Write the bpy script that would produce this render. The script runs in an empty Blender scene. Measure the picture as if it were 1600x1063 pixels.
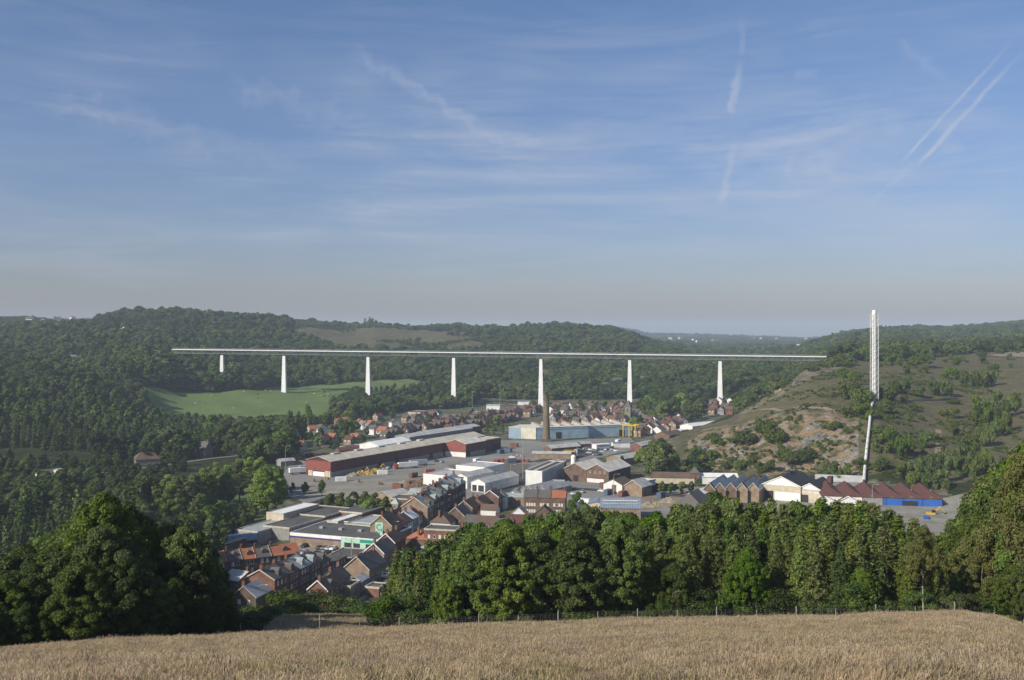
import bpy, bmesh, math, random
import numpy as np
from mathutils import Vector, Matrix
random.seed(7); RNG = np.random.default_rng(7)
S = bpy.context.scene; COL = S.collection
R = math.radians
F = 1555.0; HY = 520.0; CZ = 85.0; UC = 800.0        # focal length in pixels, eye level row, eye height
# ---------------------------------------------------------------- camera
cam = bpy.data.objects.new('camera', bpy.data.cameras.new('camera')); COL.objects.link(cam)
cam.location = (0, 0, CZ); cam.rotation_euler = (R(90), 0, 0)
cam.data.sensor_width = 36; cam.data.lens = 36*F/1600; cam.data.shift_y = -11.5/1600
cam.data.clip_start = 0.5; cam.data.clip_end = 60000
S.camera = cam
# ---------------------------------------------------------------- sun and sky
SUN_EL, SUN_AZ = R(31), R(-127)                       # azimuth clockwise from +Y
sv = Vector((math.sin(SUN_AZ)*math.cos(SUN_EL), math.cos(SUN_AZ)*math.cos(SUN_EL), math.sin(SUN_EL)))
sl = bpy.data.lights.new('sun', 'SUN'); sl.energy = 4.7; sl.angle = R(0.5); sl.color = (1.0, .92, .79)
so = bpy.data.objects.new('sun', sl); COL.objects.link(so); so.rotation_euler = sv.to_track_quat('Z', 'Y').to_euler()
W = bpy.data.worlds.new('World'); S.world = W; W.use_nodes = True
def N(nt, typ, **k):
    n = nt.nodes.new(typ)
    for a, b in k.items():
        if a.startswith('i_'):
            n.inputs[a[2:]].default_value = b
        else: setattr(n, a, b)
    return n
def L(nt, a, b): nt.links.new(a, b)
def math_(nt, op, a, b=None, c=None, clamp=False):
    n = nt.nodes.new('ShaderNodeMath'); n.operation = op; n.use_clamp = clamp
    for i, v in enumerate((a, b, c)):
        if v is None: continue
        if isinstance(v, (int, float)): n.inputs[i].default_value = v
        else: nt.links.new(v, n.inputs[i])
    return n.outputs[0]
def ramp(nt, fac, stops, interp='LINEAR'):
    n = nt.nodes.new('ShaderNodeValToRGB'); cr = n.color_ramp; cr.interpolation = interp
    while len(cr.elements) < len(stops): cr.elements.new(0.5)
    for e, (p, c) in zip(cr.elements, stops):
        e.position = p; e.color = (*c, 1) if len(c) == 3 else c
    nt.links.new(fac, n.inputs[0]); return n.outputs[0]
def mixc(nt, fac, a, b, mode='MIX'):
    n = nt.nodes.new('ShaderNodeMix'); n.data_type = 'RGBA'; n.blend_type = mode
    for s, v in ((n.inputs[0], fac), (n.inputs[6], a), (n.inputs[7], b)):
        if isinstance(v, (int, float)): s.default_value = v
        elif isinstance(v, tuple): s.default_value = (*v, 1) if len(v) == 3 else v
        else: nt.links.new(v, s)
    return n.outputs[2]
def build_world():
    nt = W.node_tree; nt.nodes.clear()
    out = N(nt, 'ShaderNodeOutputWorld'); bg = N(nt, 'ShaderNodeBackground'); bg.inputs[1].default_value = 0.10
    sky = N(nt, 'ShaderNodeTexSky', sky_type='NISHITA', sun_disc=False, sun_elevation=SUN_EL, sun_rotation=SUN_AZ % (2*math.pi))
    sky.altitude = 200; sky.air_density = 1.0; sky.dust_density = 1.2; sky.ozone_density = 2.5
    tc = N(nt, 'ShaderNodeTexCoord'); sx = N(nt, 'ShaderNodeSeparateXYZ'); L(nt, tc.outputs['Generated'], sx.inputs[0])
    z = math_(nt, 'MAXIMUM', sx.outputs[2], 0.0)
    base = mixc(nt, 1.0, sky.outputs[0], ramp(nt, z, SKY_TINT), 'MULTIPLY')
    # cirrus: sheets on a plane high above (direction / height)
    zz = math_(nt, 'MAXIMUM', z, 0.03)
    px = math_(nt, 'ARCTAN2', sx.outputs[0], sx.outputs[1]); py = math_(nt, 'ARCSINE', sx.outputs[2])
    cb = N(nt, 'ShaderNodeCombineXYZ'); L(nt, px, cb.inputs[0]); L(nt, py, cb.inputs[1])
    def streak(rot, sc, scale, lo, hi, det=9, rough=.62, dist=.9, off=(0, 0, 0)):
        mp = N(nt, 'ShaderNodeMapping'); L(nt, cb.outputs[0], mp.inputs[0]); mp.inputs['Rotation'].default_value = (0, 0, R(rot)); mp.inputs['Scale'].default_value = sc; mp.inputs['Location'].default_value = off
        no = N(nt, 'ShaderNodeTexNoise'); L(nt, mp.outputs[0], no.inputs[0]); no.inputs['Scale'].default_value = scale; no.inputs['Detail'].default_value = det; no.inputs['Roughness'].default_value = rough; no.inputs['Distortion'].default_value = dist
        m = N(nt, 'ShaderNodeMapRange'); m.clamp = True; L(nt, no.outputs[0], m.inputs[0]); m.inputs[1].default_value = lo; m.inputs[2].default_value = hi
        return m.outputs[0]
    big = streak(10, (1, 2, 1), 2.6, .40, .62, det=2, off=(3.3, 1, 0))
    s1 = streak(13, (1, 7, 1), 3.6, .44, .78, off=(.3, 0, 0))
    s2 = streak(3, (1, 9, 1), 3.0, .42, .76, off=(5, 2, 0))
    s3 = streak(27, (1, 7, 1), 6.0, .47, .85, off=(9, 4, 0))
    c = math_(nt, 'ADD', math_(nt, 'MULTIPLY', s1, .6), math_(nt, 'MULTIPLY', s2, .8))
    c = math_(nt, 'ADD', c, math_(nt, 'MULTIPLY', s3, .4))
    c = math_(nt, 'MULTIPLY', c, math_(nt, 'ADD', math_(nt, 'MULTIPLY', big, .8), .2))
    elev = ramp(nt, z, [(0, (0, 0, 0)), (.03, (.1,)*3), (.10, (.75,)*3), (.19, (1,)*3), (.26, (.55,)*3), (.33, (.18,)*3), (.6, (.5,)*3)])
    c = math_(nt, 'MULTIPLY', c, elev)
    # aircraft trails: short straight lines in direction space, each given by two directions and a width
    def trail(u0, y0, u1, y1, w, k, fray):
        a = Vector(((u0-UC)/F, 1, (HY-y0)/F)).normalized(); b = Vector(((u1-UC)/F, 1, (HY-y1)/F)).normalized()
        n = a.cross(b).normalized(); t = (b-a).normalized(); ln = (b-a).length
        def dot(v):
            d = N(nt, 'ShaderNodeVectorMath', operation='DOT_PRODUCT'); L(nt, tc.outputs['Generated'], d.inputs[0]); d.inputs[1].default_value = v; return d.outputs['Value']
        no = N(nt, 'ShaderNodeTexNoise'); L(nt, tc.outputs['Generated'], no.inputs[0]); no.inputs['Scale'].default_value = 60; no.inputs['Detail'].default_value = 5
        wob = math_(nt, 'MULTIPLY', math_(nt, 'SUBTRACT', no.outputs[0], .5), fray)
        d = math_(nt, 'ABSOLUTE', math_(nt, 'ADD', dot(n), wob))
        m = N(nt, 'ShaderNodeMapRange'); m.interpolation_type = 'SMOOTHSTEP'; L(nt, d, m.inputs[0]); m.inputs[1].default_value = w; m.inputs[2].default_value = 0; m.inputs[3].default_value = 0; m.inputs[4].default_value = 1
        s = math_(nt, 'DIVIDE', math_(nt, 'SUBTRACT', dot(t), a.dot(t)), ln)
        e = ramp(nt, s, [(0, (0, 0, 0)), (.12, (1,)*3), (.6, (.9,)*3), (1, (0, 0, 0))])
        no2 = N(nt, 'ShaderNodeTexNoise'); L(nt, tc.outputs['Generated'], no2.inputs[0]); no2.inputs['Scale'].default_value = 25; no2.inputs['Detail'].default_value = 6
        f = math_(nt, 'MULTIPLY', no2.outputs[0], 1.5)
        return math_(nt, 'MULTIPLY', math_(nt, 'MULTIPLY', math_(nt, 'MULTIPLY', m.outputs[0], e), f), k)
    for tr in TRAILS: c = math_(nt, 'ADD', c, trail(*tr))
    c = math_(nt, 'MINIMUM', c, 1.0)
    hz = mixc(nt, math_(nt, 'MULTIPLY', c, CLOUD_AMT), base, CLOUD_COL)
    L(nt, hz, bg.inputs[0]); L(nt, bg.outputs[0], out.inputs[0])
SKY_TINT = [(0, (.66, .60, .70)), (.035, (.68, .63, .73)), (.10, (.69, .69, .83)), (.18, (.69, .72, .88)), (.33, (.69, .78, .93)), (1, (.65, .8, .95))]
CLOUD_COL = (4.6, 4.9, 5.6); CLOUD_AMT = .66
TRAILS = [(1405, 258, 1590, 55, .0026, .72, .004), (1430, 262, 1610, 68, .0032, .85, .005), (1470, 190, 1500, 250, .012, .35, .02),
          (1140, 180, 1160, 90, .006, .6, .014), (1155, 90, 1162, 20, .006, .25, .02), (1125, 325, 1148, 215, .006, .6, .014), (1225, 300, 1245, 220, .006, .22, .02),
          (540, 70, 860, 275, .009, .30, .03), (1240, 120, 1285, 112, .008, .3, .014), (350, 125, 640, 220, .016, .22, .05), (60, 150, 480, 260, .016, .22, .05), (1400, 60, 1500, 140, .010, .2, .03), (1350, 330, 1440, 240, .004, .25, .01)]
build_world()
S.view_settings.view_transform = 'Standard'; S.view_settings.look = 'None'; S.view_settings.gamma = 1
S.view_settings.exposure = 0.24
S.cycles.max_bounces = 6; S.cycles.diffuse_bounces = 3; S.cycles.transparent_max_bounces = 8; S.cycles.volume_bounces = 1
# ---------------------------------------------------------------- helpers
def tag(o, label=None, cat=None, group=None, kind=None):
    if label: o['label'] = label
    if cat: o['category'] = cat
    if group: o['group'] = group
    if kind: o['kind'] = kind
    return o
def empty(name, loc, rz=0, label=None, cat=None, group=None):
    o = bpy.data.objects.new(name, None); COL.objects.link(o); o.location = loc; o.rotation_euler = (0, 0, rz)
    o.empty_display_size = .5
    return tag(o, label, cat, group)
MATS = {}
def mat(name, col, rough=.8, col2=None, scale=.5, bump=0, spec=.3, metal=0, det=4, stretch=None, lo=.35, hi=.65):
    """procedural material: two colours mixed by noise in object space"""
    if name in MATS: return MATS[name]
    m = bpy.data.materials.new(name); m.use_nodes = True; nt = m.node_tree; b = nt.nodes['Principled BSDF']
    b.inputs['Roughness'].default_value = rough; b.inputs['Metallic'].default_value = metal; b.inputs['Specular IOR Level'].default_value = spec
    if col2 is None: col2 = tuple(c*.72 for c in col)
    tc = N(nt, 'ShaderNodeTexCoord'); mp = N(nt, 'ShaderNodeMapping'); L(nt, tc.outputs['Object'], mp.inputs[0])
    if stretch: mp.inputs['Scale'].default_value = stretch
    no = N(nt, 'ShaderNodeTexNoise'); L(nt, mp.outputs[0], no.inputs[0]); no.inputs['Scale'].default_value = scale; no.inputs['Detail'].default_value = det; no.inputs['Roughness'].default_value = .65
    mr = N(nt, 'ShaderNodeMapRange'); L(nt, no.outputs[0], mr.inputs[0]); mr.inputs[1].default_value = lo; mr.inputs[2].default_value = hi
    L(nt, mixc(nt, mr.outputs[0], tuple(col), tuple(col2)), b.inputs['Base Color'])
    if bump:
        bp = N(nt, 'ShaderNodeBump'); bp.inputs['Strength'].default_value = bump; bp.inputs['Distance'].default_value = .2; L(nt, no.outputs[0], bp.inputs['Height']); L(nt, bp.outputs[0], b.inputs['Normal'])
    MATS[name] = m; return m
def clad(name, col, pitch=.9, depth=.14, axis=0, rough=.55, col2=None, metal=0):
    """ribbed sheet cladding / tile courses: thin darker joints with a little staining"""
    if name in MATS: return MATS[name]
    m = bpy.data.materials.new(name); m.use_nodes = True; nt = m.node_tree; b = nt.nodes['Principled BSDF']
    b.inputs['Roughness'].default_value = rough; b.inputs['Metallic'].default_value = metal; b.inputs['Specular IOR Level'].default_value = .3
    tc = N(nt, 'ShaderNodeTexCoord'); sx = N(nt, 'ShaderNodeSeparateXYZ'); L(nt, tc.outputs['Object'], sx.inputs[0])
    w = math_(nt, 'PINGPONG', sx.outputs[axis], pitch/2)
    lines = math_(nt, 'LESS_THAN', w, pitch*.09)
    no = N(nt, 'ShaderNodeTexNoise'); L(nt, tc.outputs['Object'], no.inputs[0]); no.inputs['Scale'].default_value = .22; no.inputs['Detail'].default_value = 5
    mr = N(nt, 'ShaderNodeMapRange'); L(nt, no.outputs[0], mr.inputs[0]); mr.inputs[1].default_value = .35; mr.inputs[2].default_value = .68
    c = mixc(nt, mr.outputs[0], tuple(col), tuple(col2 or [x*.75 for x in col]))
    c = mixc(nt, math_(nt, 'MULTIPLY', lines, depth*3), c, tuple(x*.35 for x in col))
    L(nt, c, b.inputs['Base Color']); MATS[name] = m; return m
def brick(name, c1, c2, mortar, scale=1.0):
    if name in MATS: return MATS[name]
    m = bpy.data.materials.new(name); m.use_nodes = True; nt = m.node_tree; b = nt.nodes['Principled BSDF']; b.inputs['Roughness'].default_value = .9; b.inputs['Specular IOR Level'].default_value = .15
    tc = N(nt, 'ShaderNodeTexCoord'); sx = N(nt, 'ShaderNodeSeparateXYZ'); L(nt, tc.outputs['Object'], sx.inputs[0])
    cb = N(nt, 'ShaderNodeCombineXYZ'); L(nt, math_(nt, 'ADD', sx.outputs[0], sx.outputs[1]), cb.inputs[0]); L(nt, sx.outputs[2], cb.inputs[1])
    br = N(nt, 'ShaderNodeTexBrick'); L(nt, cb.outputs[0], br.inputs[0]); br.inputs['Scale'].default_value = 2.0*scale; br.inputs['Color1'].default_value = (*c1, 1); br.inputs['Color2'].default_value = (*c2, 1); br.inputs['Mortar'].default_value = (*mortar, 1); br.inputs['Mortar Size'].default_value = .02
    no = N(nt, 'ShaderNodeTexNoise'); L(nt, tc.outputs['Object'], no.inputs[0]); no.inputs['Scale'].default_value = .35; no.inputs['Detail'].default_value = 6
    mr = N(nt, 'ShaderNodeMapRange'); L(nt, no.outputs[0], mr.inputs[0]); mr.inputs[1].default_value = .3; mr.inputs[2].default_value = .7
    L(nt, mixc(nt, mr.outputs[0], br.outputs[0], tuple(x*.62 for x in c2)), b.inputs['Base Color']); MATS[name] = m; return m

def ordinal_(n):
    return '%dth' % n if 10 <= n % 100 <= 20 else '%d%s' % (n, {1: 'st', 2: 'nd', 3: 'rd'}.get(n % 10, 'th'))
ROCKS = []
class MB:
    """collects geometry, links it as ONE mesh object"""
    def __init__(s): s.v = []; s.f = []
    def add(s, vs, fs):
        n = len(s.v); s.v += [tuple(v) for v in vs]; s.f += [tuple(i+n for i in f) for f in fs]; return s
    def box(s, x0, x1, y0, y1, z0, z1):
        return s.add([(x0,y0,z0),(x1,y0,z0),(x1,y1,z0),(x0,y1,z0),(x0,y0,z1),(x1,y0,z1),(x1,y1,z1),(x0,y1,z1)],
                     [(0,3,2,1),(4,5,6,7),(0,1,5,4),(1,2,6,5),(2,3,7,6),(3,0,4,7)])
    def prism(s, poly, y0, y1):          # poly in (x,z), extruded along y
        n = len(poly)
        return s.add([(x,y0,z) for x,z in poly]+[(x,y1,z) for x,z in poly],
                     [tuple(range(n)), tuple(range(2*n-1, n-1, -1))]+[(i,i+n,(i+1)%n+n,(i+1)%n) for i in range(n)])
    def tube(s, a, b, r0, r1=None, n=8, cap=True):
        r1 = r0 if r1 is None else r1; a = Vector(a); b = Vector(b); d = (b-a).normalized()
        x = d.orthogonal().normalized(); y = d.cross(x)
        vs = [a+(x*math.cos(t)+y*math.sin(t))*r0 for t in [2*math.pi*i/n for i in range(n)]]+[b+(x*math.cos(t)+y*math.sin(t))*r1 for t in [2*math.pi*i/n for i in range(n)]]
        fs = [(i,(i+1)%n,(i+1)%n+n,i+n) for i in range(n)]
        if cap: fs += [tuple(range(n-1,-1,-1)), tuple(range(n,2*n))]
        return s.add(vs, fs)
    def build(s, name, m, parent=None, loc=None, smooth=False):
        me = bpy.data.meshes.new(name); me.from_pydata(s.v, [], s.f)
        bm = bmesh.new(); bm.from_mesh(me); bmesh.ops.recalc_face_normals(bm, faces=bm.faces); bm.to_mesh(me); bm.free()
        me.update(); me.materials.append(m)
        if smooth: me.polygons.foreach_set('use_smooth', [True]*len(me.polygons))
        o = bpy.data.objects.new(name, me); COL.objects.link(o)
        if parent: o.parent = parent
        if loc: o.location = loc
        return o
def dup(o, parent=None, loc=None, rz=None, sc=None):
    c = o.copy(); COL.objects.link(c); c.parent = parent
    if loc is not None: c.location = loc
    if rz is not None: c.rotation_euler = (0, 0, rz)
    if sc is not None: c.scale = sc if isinstance(sc, (tuple, list)) else (sc,)*3
    for ch in list(o.children): dup(ch, c)
    return c
# ---------------------------------------------------------------- terrain height
def zy(D, y): return CZ-(y-HY)/F*D
def P(D, y): return (D, zy(D, y))
def Zz(D, z): return (D, z)
_yc = [(-1500, 1075), (-400, 1050), (0, 1020), (150, 1005), (300, 1000), (400, 996), (580, 989), (700, 982), (1000, 973), (1300, 967), (1500, 961), (1560, 968), (1620, 988), (1800, 1010), (3100, 1100)]
_dc = [(-1500, 60), (0, 76), (350, 90), (600, 104), (1550, 108), (3100, 100)]
def YC(u): return np.interp(u, *zip(*_yc))
def DC(u): return np.interp(u, *zip(*_dc))
COLS = {
 -1500: [Zz(270,10), Zz(600,20), Zz(1000,80), Zz(2000,135), Zz(12000,140)],
 -600: [Zz(280,0), Zz(520,2), Zz(800,40), Zz(1200,70), Zz(2000,115), Zz(12000,135)],
 -340: [Zz(280,0), Zz(440,10), Zz(540,72), Zz(640,80), Zz(760,62), Zz(950,55), Zz(1200,62), Zz(2000,110), Zz(12000,135)],  # unseen hill beyond the left edge, raised to shade the lower left woods
 -150: [Zz(280,0), Zz(610,0), Zz(720,10), Zz(950,40), Zz(1200,56), P(1600,530), P(2200,502), Zz(3000,130), Zz(12000,140)],
 0:   [Zz(280,0), Zz(620,0), Zz(720,7), P(950,604), P(1250,566), P(1600,531), P(2200,507), P(3000,498), Zz(12000,132)],
 150: [Zz(280,0), Zz(640,0), Zz(760,4), P(1050,597), P(1170,575), P(1300,560), P(1600,529), P(1900,502), P(2100,506), P(3200,501), Zz(12000,120)],
 215: [Zz(280,0), Zz(680,0), Zz(850,4), Zz(980,14), P(1080,584), P(1165,561), P(1300,556), P(1600,528), P(1900,497), Zz(2100,112), Zz(2600,104), Zz(12000,90)],
 270: [Zz(280,0), Zz(700,0), Zz(900,1), Zz(1000,2.5), P(1110,616), P(1165,577), P(1350,558), P(1600,527), P(1900,493), Zz(2100,112), Zz(2600,100), Zz(12000,80)],
 360: [Zz(280,0), Zz(900,0), P(1010,650), P(1130,619), P(1165,602), P(1400,565), P(1700,521), P(1950,500), Zz(2200,105), Zz(12000,75)],
 444: [Zz(270,0), Zz(950,0), P(1020,649), P(1160,616), P(1260,603), P(1500,563), P(1800,524), P(2050,504), Zz(2300,100), Zz(12000,75)],
 577: [Zz(265,0), Zz(1060,0), Zz(1130,6), P(1200,609), P(1300,598), P(1450,580), P(1750,545), P(2100,519), P(2450,513), Zz(2700,94), Zz(12000,75)],
 640: [Zz(265,0), Zz(1100,0), Zz(1180,4), P(1262,603), P(1345,593.5), P(1500,577), P(1800,543), P(2200,517), P(2500,513), Zz(2700,94), Zz(12000,75)],
 700: [Zz(265,0), Zz(1120,0), Zz(1200,4), P(1350,599), P(1550,574), P(1850,540), P(2250,516), P(2500,513), Zz(2700,94), Zz(12000,75)],
 850: [Zz(265,0), Zz(1240,0), Zz(1330,10), P(1600,572), P(1900,541), P(2250,511), Zz(2500,92), Zz(12000,70)],
 950: [Zz(265,0), Zz(1220,0), Zz(1320,12), P(1600,570), P(1900,543), P(2200,518), Zz(2500,75), Zz(4500,60), P(6800,518.5), Zz(12000,80)],
 1020:[Zz(265,0), Zz(1200,0), Zz(1300,16), P(1600,568), P(1900,547), P(2150,533), Zz(2500,52), Zz(4500,50), P(6800,519), Zz(12000,80)],
 1060:[Zz(265,0), Zz(640,0), Zz(700,5), Zz(760,3), Zz(860,0), Zz(1180,0), Zz(1280,16), P(1600,571), P(2000,552), Zz(2400,38), Zz(4500,50), P(6800,520), Zz(12000,80)],
 1100:[Zz(265,0), Zz(600,0), Zz(640,5), Zz(690,16), Zz(760,15), Zz(880,2), Zz(1110,1), Zz(1260,20), P(1600,575), P(2000,556), Zz(2400,32), Zz(4500,45), P(6500,521), Zz(12000,78)],
 1150:[Zz(265,0), Zz(585,0), Zz(630,9), Zz(680,21), P(760,655), P(830,648), Zz(950,4), Zz(1100,7), Zz(1200,22), P(1600,575), P(2000,557), Zz(2400,30), P(6500,522), Zz(12000,75)],
 1200:[Zz(265,0), Zz(575,0), Zz(615,10), Zz(670,29), P(760,632), P(850,618), Zz(960,10), Zz(1150,18), P(1400,583), P(1800,560), Zz(2400,30), P(6500,524), Zz(12000,70)],
 1250:[Zz(265,0), Zz(560,0), Zz(600,10), Zz(650,30), P(760,615), P(900,585), P(980,576), Zz(1100,20), Zz(1300,28), P(1800,557), Zz(2400,38), P(6500,525.5), Zz(12000,66)],
 1300:[Zz(265,0), Zz(535,0), Zz(585,10), Zz(640,29), P(760,603), P(950,567), P(1030,561), Zz(1200,48), P(1600,548), P(2500,530), Zz(2900,78), Zz(12000,70)],
 1366:[Zz(265,0), Zz(500,2), Zz(560,14), P(625,655), P(700,627), P(850,590), P(1000,570), P(1100,560), Zz(1300,54), P(1700,546), P(2700,518), Zz(3100,88), Zz(12000,80)],
 1450:[Zz(265,0), Zz(475,1), Zz(540,8), P(650,668), P(750,625), P(900,582), P(1100,558), P(1200,554), Zz(1400,56), P(1900,540), P(2900,514), Zz(3200,97), Zz(12000,90)],
 1520:[Zz(265,0), Zz(440,0), Zz(540,8), P(650,672), P(780,622), P(930,580), P(1120,556), P(1250,551), Zz(1500,56), P(1900,540), P(2900,511), Zz(3200,100), Zz(12000,95)],
 1600:[Zz(265,1), Zz(440,3), Zz(540,11), P(650,668), P(800,612), P(1000,566), P(1200,548), Zz(1500,60), P(2000,535), P(3000,506), Zz(3300,112), Zz(12000,100)],
 1900:[Zz(260,10), Zz(500,20), Zz(800,50), Zz(1200,72), Zz(2000,85), Zz(3000,120), Zz(12000,110)],
 3100:[Zz(260,30), Zz(600,50), Zz(1000,80), Zz(2000,100), Zz(12000,120)],
}
UG = np.arange(-1500, 3101, 10.0); DG = np.exp(np.linspace(math.log(15), math.log(12500), 560))
def _mk():
    us = sorted(COLS); rows = []
    for u in us:
        yc, dc = YC(u), DC(u); zc = zy(dc, yc)
        pts = [(0, 83.3), (dc, zc)]
        if 380 < u < 600: pts += [P(128, 964), (140, zy(128, 964)-5)]
        else: pts += [(dc+45, zc-19)]
        pts += COLS[u]
        rows.append(np.interp(DG, *zip(*pts)))
    rows = np.array(rows); g = np.empty((len(UG), len(DG)))
    for j in range(len(DG)): g[:, j] = np.interp(UG, us, rows[:, j])
    # the meadow's own crest line is exact, so redo it per column
    yc, dc = YC(UG), DC(UG); zc = zy(dc, yc)
    for i in range(len(UG)):
        k = DG < dc[i]; g[i, k] = 83.3+(zc[i]-83.3)*DG[k]/dc[i]
    def sm(a, ax, n):
        ker = np.hanning(n+2)[1:-1]; ker /= ker.sum()
        pad = [(0, 0), (0, 0)]; pad[ax] = (n//2, n//2); b = np.pad(a, pad, mode='edge')
        return np.apply_along_axis(lambda v: np.convolve(v, ker, 'valid'), ax, b)
    s = sm(sm(g, 0, 9), 1, 5)
    w = np.clip((DG-250)/80, 0, 1)[None, :]
    s = g*(1-w)+s*w
    return sm(s, 1, 3)
HG = _mk()
SKYC = None; SKYU = np.arange(-150, 1761, 15.0)
def rough_z(X, Y):
    n = (np.sin(X*.021+1.3)*np.cos(Y*.017+.4)+.6*np.sin(X*.047-Y*.031)+.35*np.sin(X*.11+Y*.09+2)+.2*np.cos(X*.23-Y*.19))
    return n
def h(X, Y):
    X = np.asarray(X, float); Y = np.asarray(Y, float)
    r = np.hypot(X, Y); ang = np.arctan2(X, Y); lo, hi = math.atan((-1500-UC)/F), math.atan((3100-UC)/F)
    a = np.clip(ang, lo, hi); D = np.where(a == ang, Y, r*np.cos(a)); D = np.clip(D, DG[0], DG[-1]); u = UC+F*np.tan(a)
    fi = np.clip((u-UG[0])/10, 0, len(UG)-1.001); i = fi.astype(int); fi = fi-i
    fj = np.clip(np.log(D/DG[0])/(math.log(DG[-1]/DG[0])/(len(DG)-1)), 0, len(DG)-1.001); j = fj.astype(int); fj = fj-j
    z = HG[i, j]*(1-fi)*(1-fj)+HG[i+1, j]*fi*(1-fj)+HG[i, j+1]*(1-fi)*fj+HG[i+1, j+1]*fi*fj
    dd = np.where(a == ang, Y, r*np.cos(a)); z = np.where(dd < DG[0], 83.3+(z-83.3)*np.clip(dd, 0, 15)/15, z)
    t = np.clip((np.abs(ang)-R(58))/R(50), 0, 1); z = z*(1-t)+np.minimum(84-1.6, 84)*t
    amp = np.clip((z-1.5)/12, 0, 1)*np.clip((D-200)/200, 0, 1)*np.clip(D/900, .5, 2.0)
    amp = np.where(np.clip(u, 1060, 1340) == u, amp*np.where((D > 560) & (D < 720), 1.6, 1), amp)
    z = z+amp*(rough_z(X, Y)*1.3+np.where((D > 1250) & (u < 1340), 3.5, 0)*np.sin(X*.0065+Y*.004+1)*np.clip((D-1250)/300, 0, 1))*np.where(D > 2800, .5, 1)+np.where(D < 200, .10*np.sin(X*.55+Y*.2)*np.cos(Y*.37-X*.13)+.12*np.sin(X*.13)*np.cos(Y*.11), 0)
    q = np.clip((u-1075)/25, 0, 1)*np.clip((1350-u)/25, 0, 1)*np.clip((D-565)/25, 0, 1)*np.clip((720-D)/30, 0, 1)
    z = z+q*(2.6*noise2(X+.4*Y, D*.6, 10, 31)+1.5*np.abs(noise2(X, D*.5, 4.2, 32)))
    if SKYC is not None: z = z+np.interp(u, SKYU, SKYC)*D*np.clip((D-1200)/600, 0, 1)*(np.abs(ang) < R(57))
    return z
def hz1(x, y): return float(h(np.array([x]), np.array([y]))[0])
def fit_skyline():
    global SKYC
    want = [(-150,498),(0,492),(40,490),(80,495),(130,494),(160,491),(200,486),(240,482.5),(290,482.5),(320,487),(340,490),(400,492),(440,496),(470,502),(520,503),(560,505),(585,504),(620,506),(650,509),(700,506),(740,509),(780,511),(810,508),(850,504),(880,505),(910,508),(940,510),(965,509),(985,512),(1000,516),(1012,519.5),(1050,518.5),(1100,520),(1150,522),(1200,523),(1250,525),(1285,525),(1310,519),(1340,515),(1380,510),(1420,507.5),(1470,509),(1520,507),(1560,503),(1600,499),(1760,492)]
    wy = np.interp(SKYU, *zip(*want)); SKYC = np.zeros(len(SKYU)); Ds = np.exp(np.linspace(math.log(1500), math.log(12000), 260))
    for it in range(4):
        U, DD = np.meshgrid(SKYU, Ds, indexing='ij'); X = (U-UC)/F*DD; z = h(X, DD); tree_h = np.where(DD < 3300, 11, 14)
        y = (HY+F*(CZ-z-tree_h)/DD).min(1); SKYC = SKYC+(y-wy)/F
        print('skyline err', float(np.abs(y-wy).max()))
def at(u, D): return ((u-UC)/F*D, D)
def G(u, y):                                  # point of the flat valley floor seen at (u, y)
    D = F*CZ/(y-HY); return ((u-UC)/F*D, D)
def inpoly(px, py, poly):
    c = np.zeros(np.shape(px), bool); n = len(poly)
    for i in range(n):
        x0, y0 = poly[i]; x1, y1 = poly[i-1]
        if y0 == y1: continue
        c ^= ((y0 > py) != (y1 > py)) & (px < (x1-x0)*(py-y0)/(y1-y0)+x0)
    return c
def uv_of(X, Y, z=None):
    if z is None: z = h(X, Y)
    return UC+F*np.asarray(X)/Y, HY+F*(CZ-z)/Y
def noise2(X, Y, s, seed=0):
    o = seed*17.3
    return (np.sin(X/s*1.1+o)*np.cos(Y/s*.9-o)+np.sin(X/s*2.3+Y/s*1.7+o*2)*.5+np.cos(X/s*4.1-Y/s*3.7+o)*.3)/1.8
fit_skyline()
# ---------------------------------------------------------------- ground, meadow, field
FIELD = [(236,960),(270,925),(420,925),(500,940),(520,1060),(535,1130),(560,1180),(620,1215),(655,1260),(702,1340),(640,1355),(560,1310),(470,1275),(425,1240),(400,1165),(335,1128),(262,1105),(215,1050)]
HEATH = [(1140,570),(1100,600),(1070,670),(1110,760),(1180,850),(1260,990),(1310,1040),(1400,1060),(1600,1230),(1760,1250),(1760,560),(1500,520),(1300,545)]
CLIFF = [(1075,640),(1100,610),(1250,562),(1345,540),(1345,640),(1240,680),(1100,740),(1070,700)]
BARE = [(455,1900),(520,1750),(600,1700),(700,1700),(760,1800),(730,2200),(600,2350),(500,2300),(455,2150)]
BARE2 = [(690,1480),(860,1400),(875,1640),(770,1760)]; SCREE = [(1150,740),(1200,790),(1310,900),(1330,1010),(1240,985),(1165,860)]
TOWN = [(330,330),(345,389),(420,472),(452,560),(440,620),(470,735),(450,830),(520,930),(640,1085),(735,1130),(745,1235),(860,1240),(1010,1225),(1075,1150),(1130,1150),(1150,1110),(1130,950),(1110,870),(1062,800),(1052,610),(1140,580),(1300,545),(1480,500),(1530,470),(1530,380),(1300,300),(600,270),(390,275)]
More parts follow.
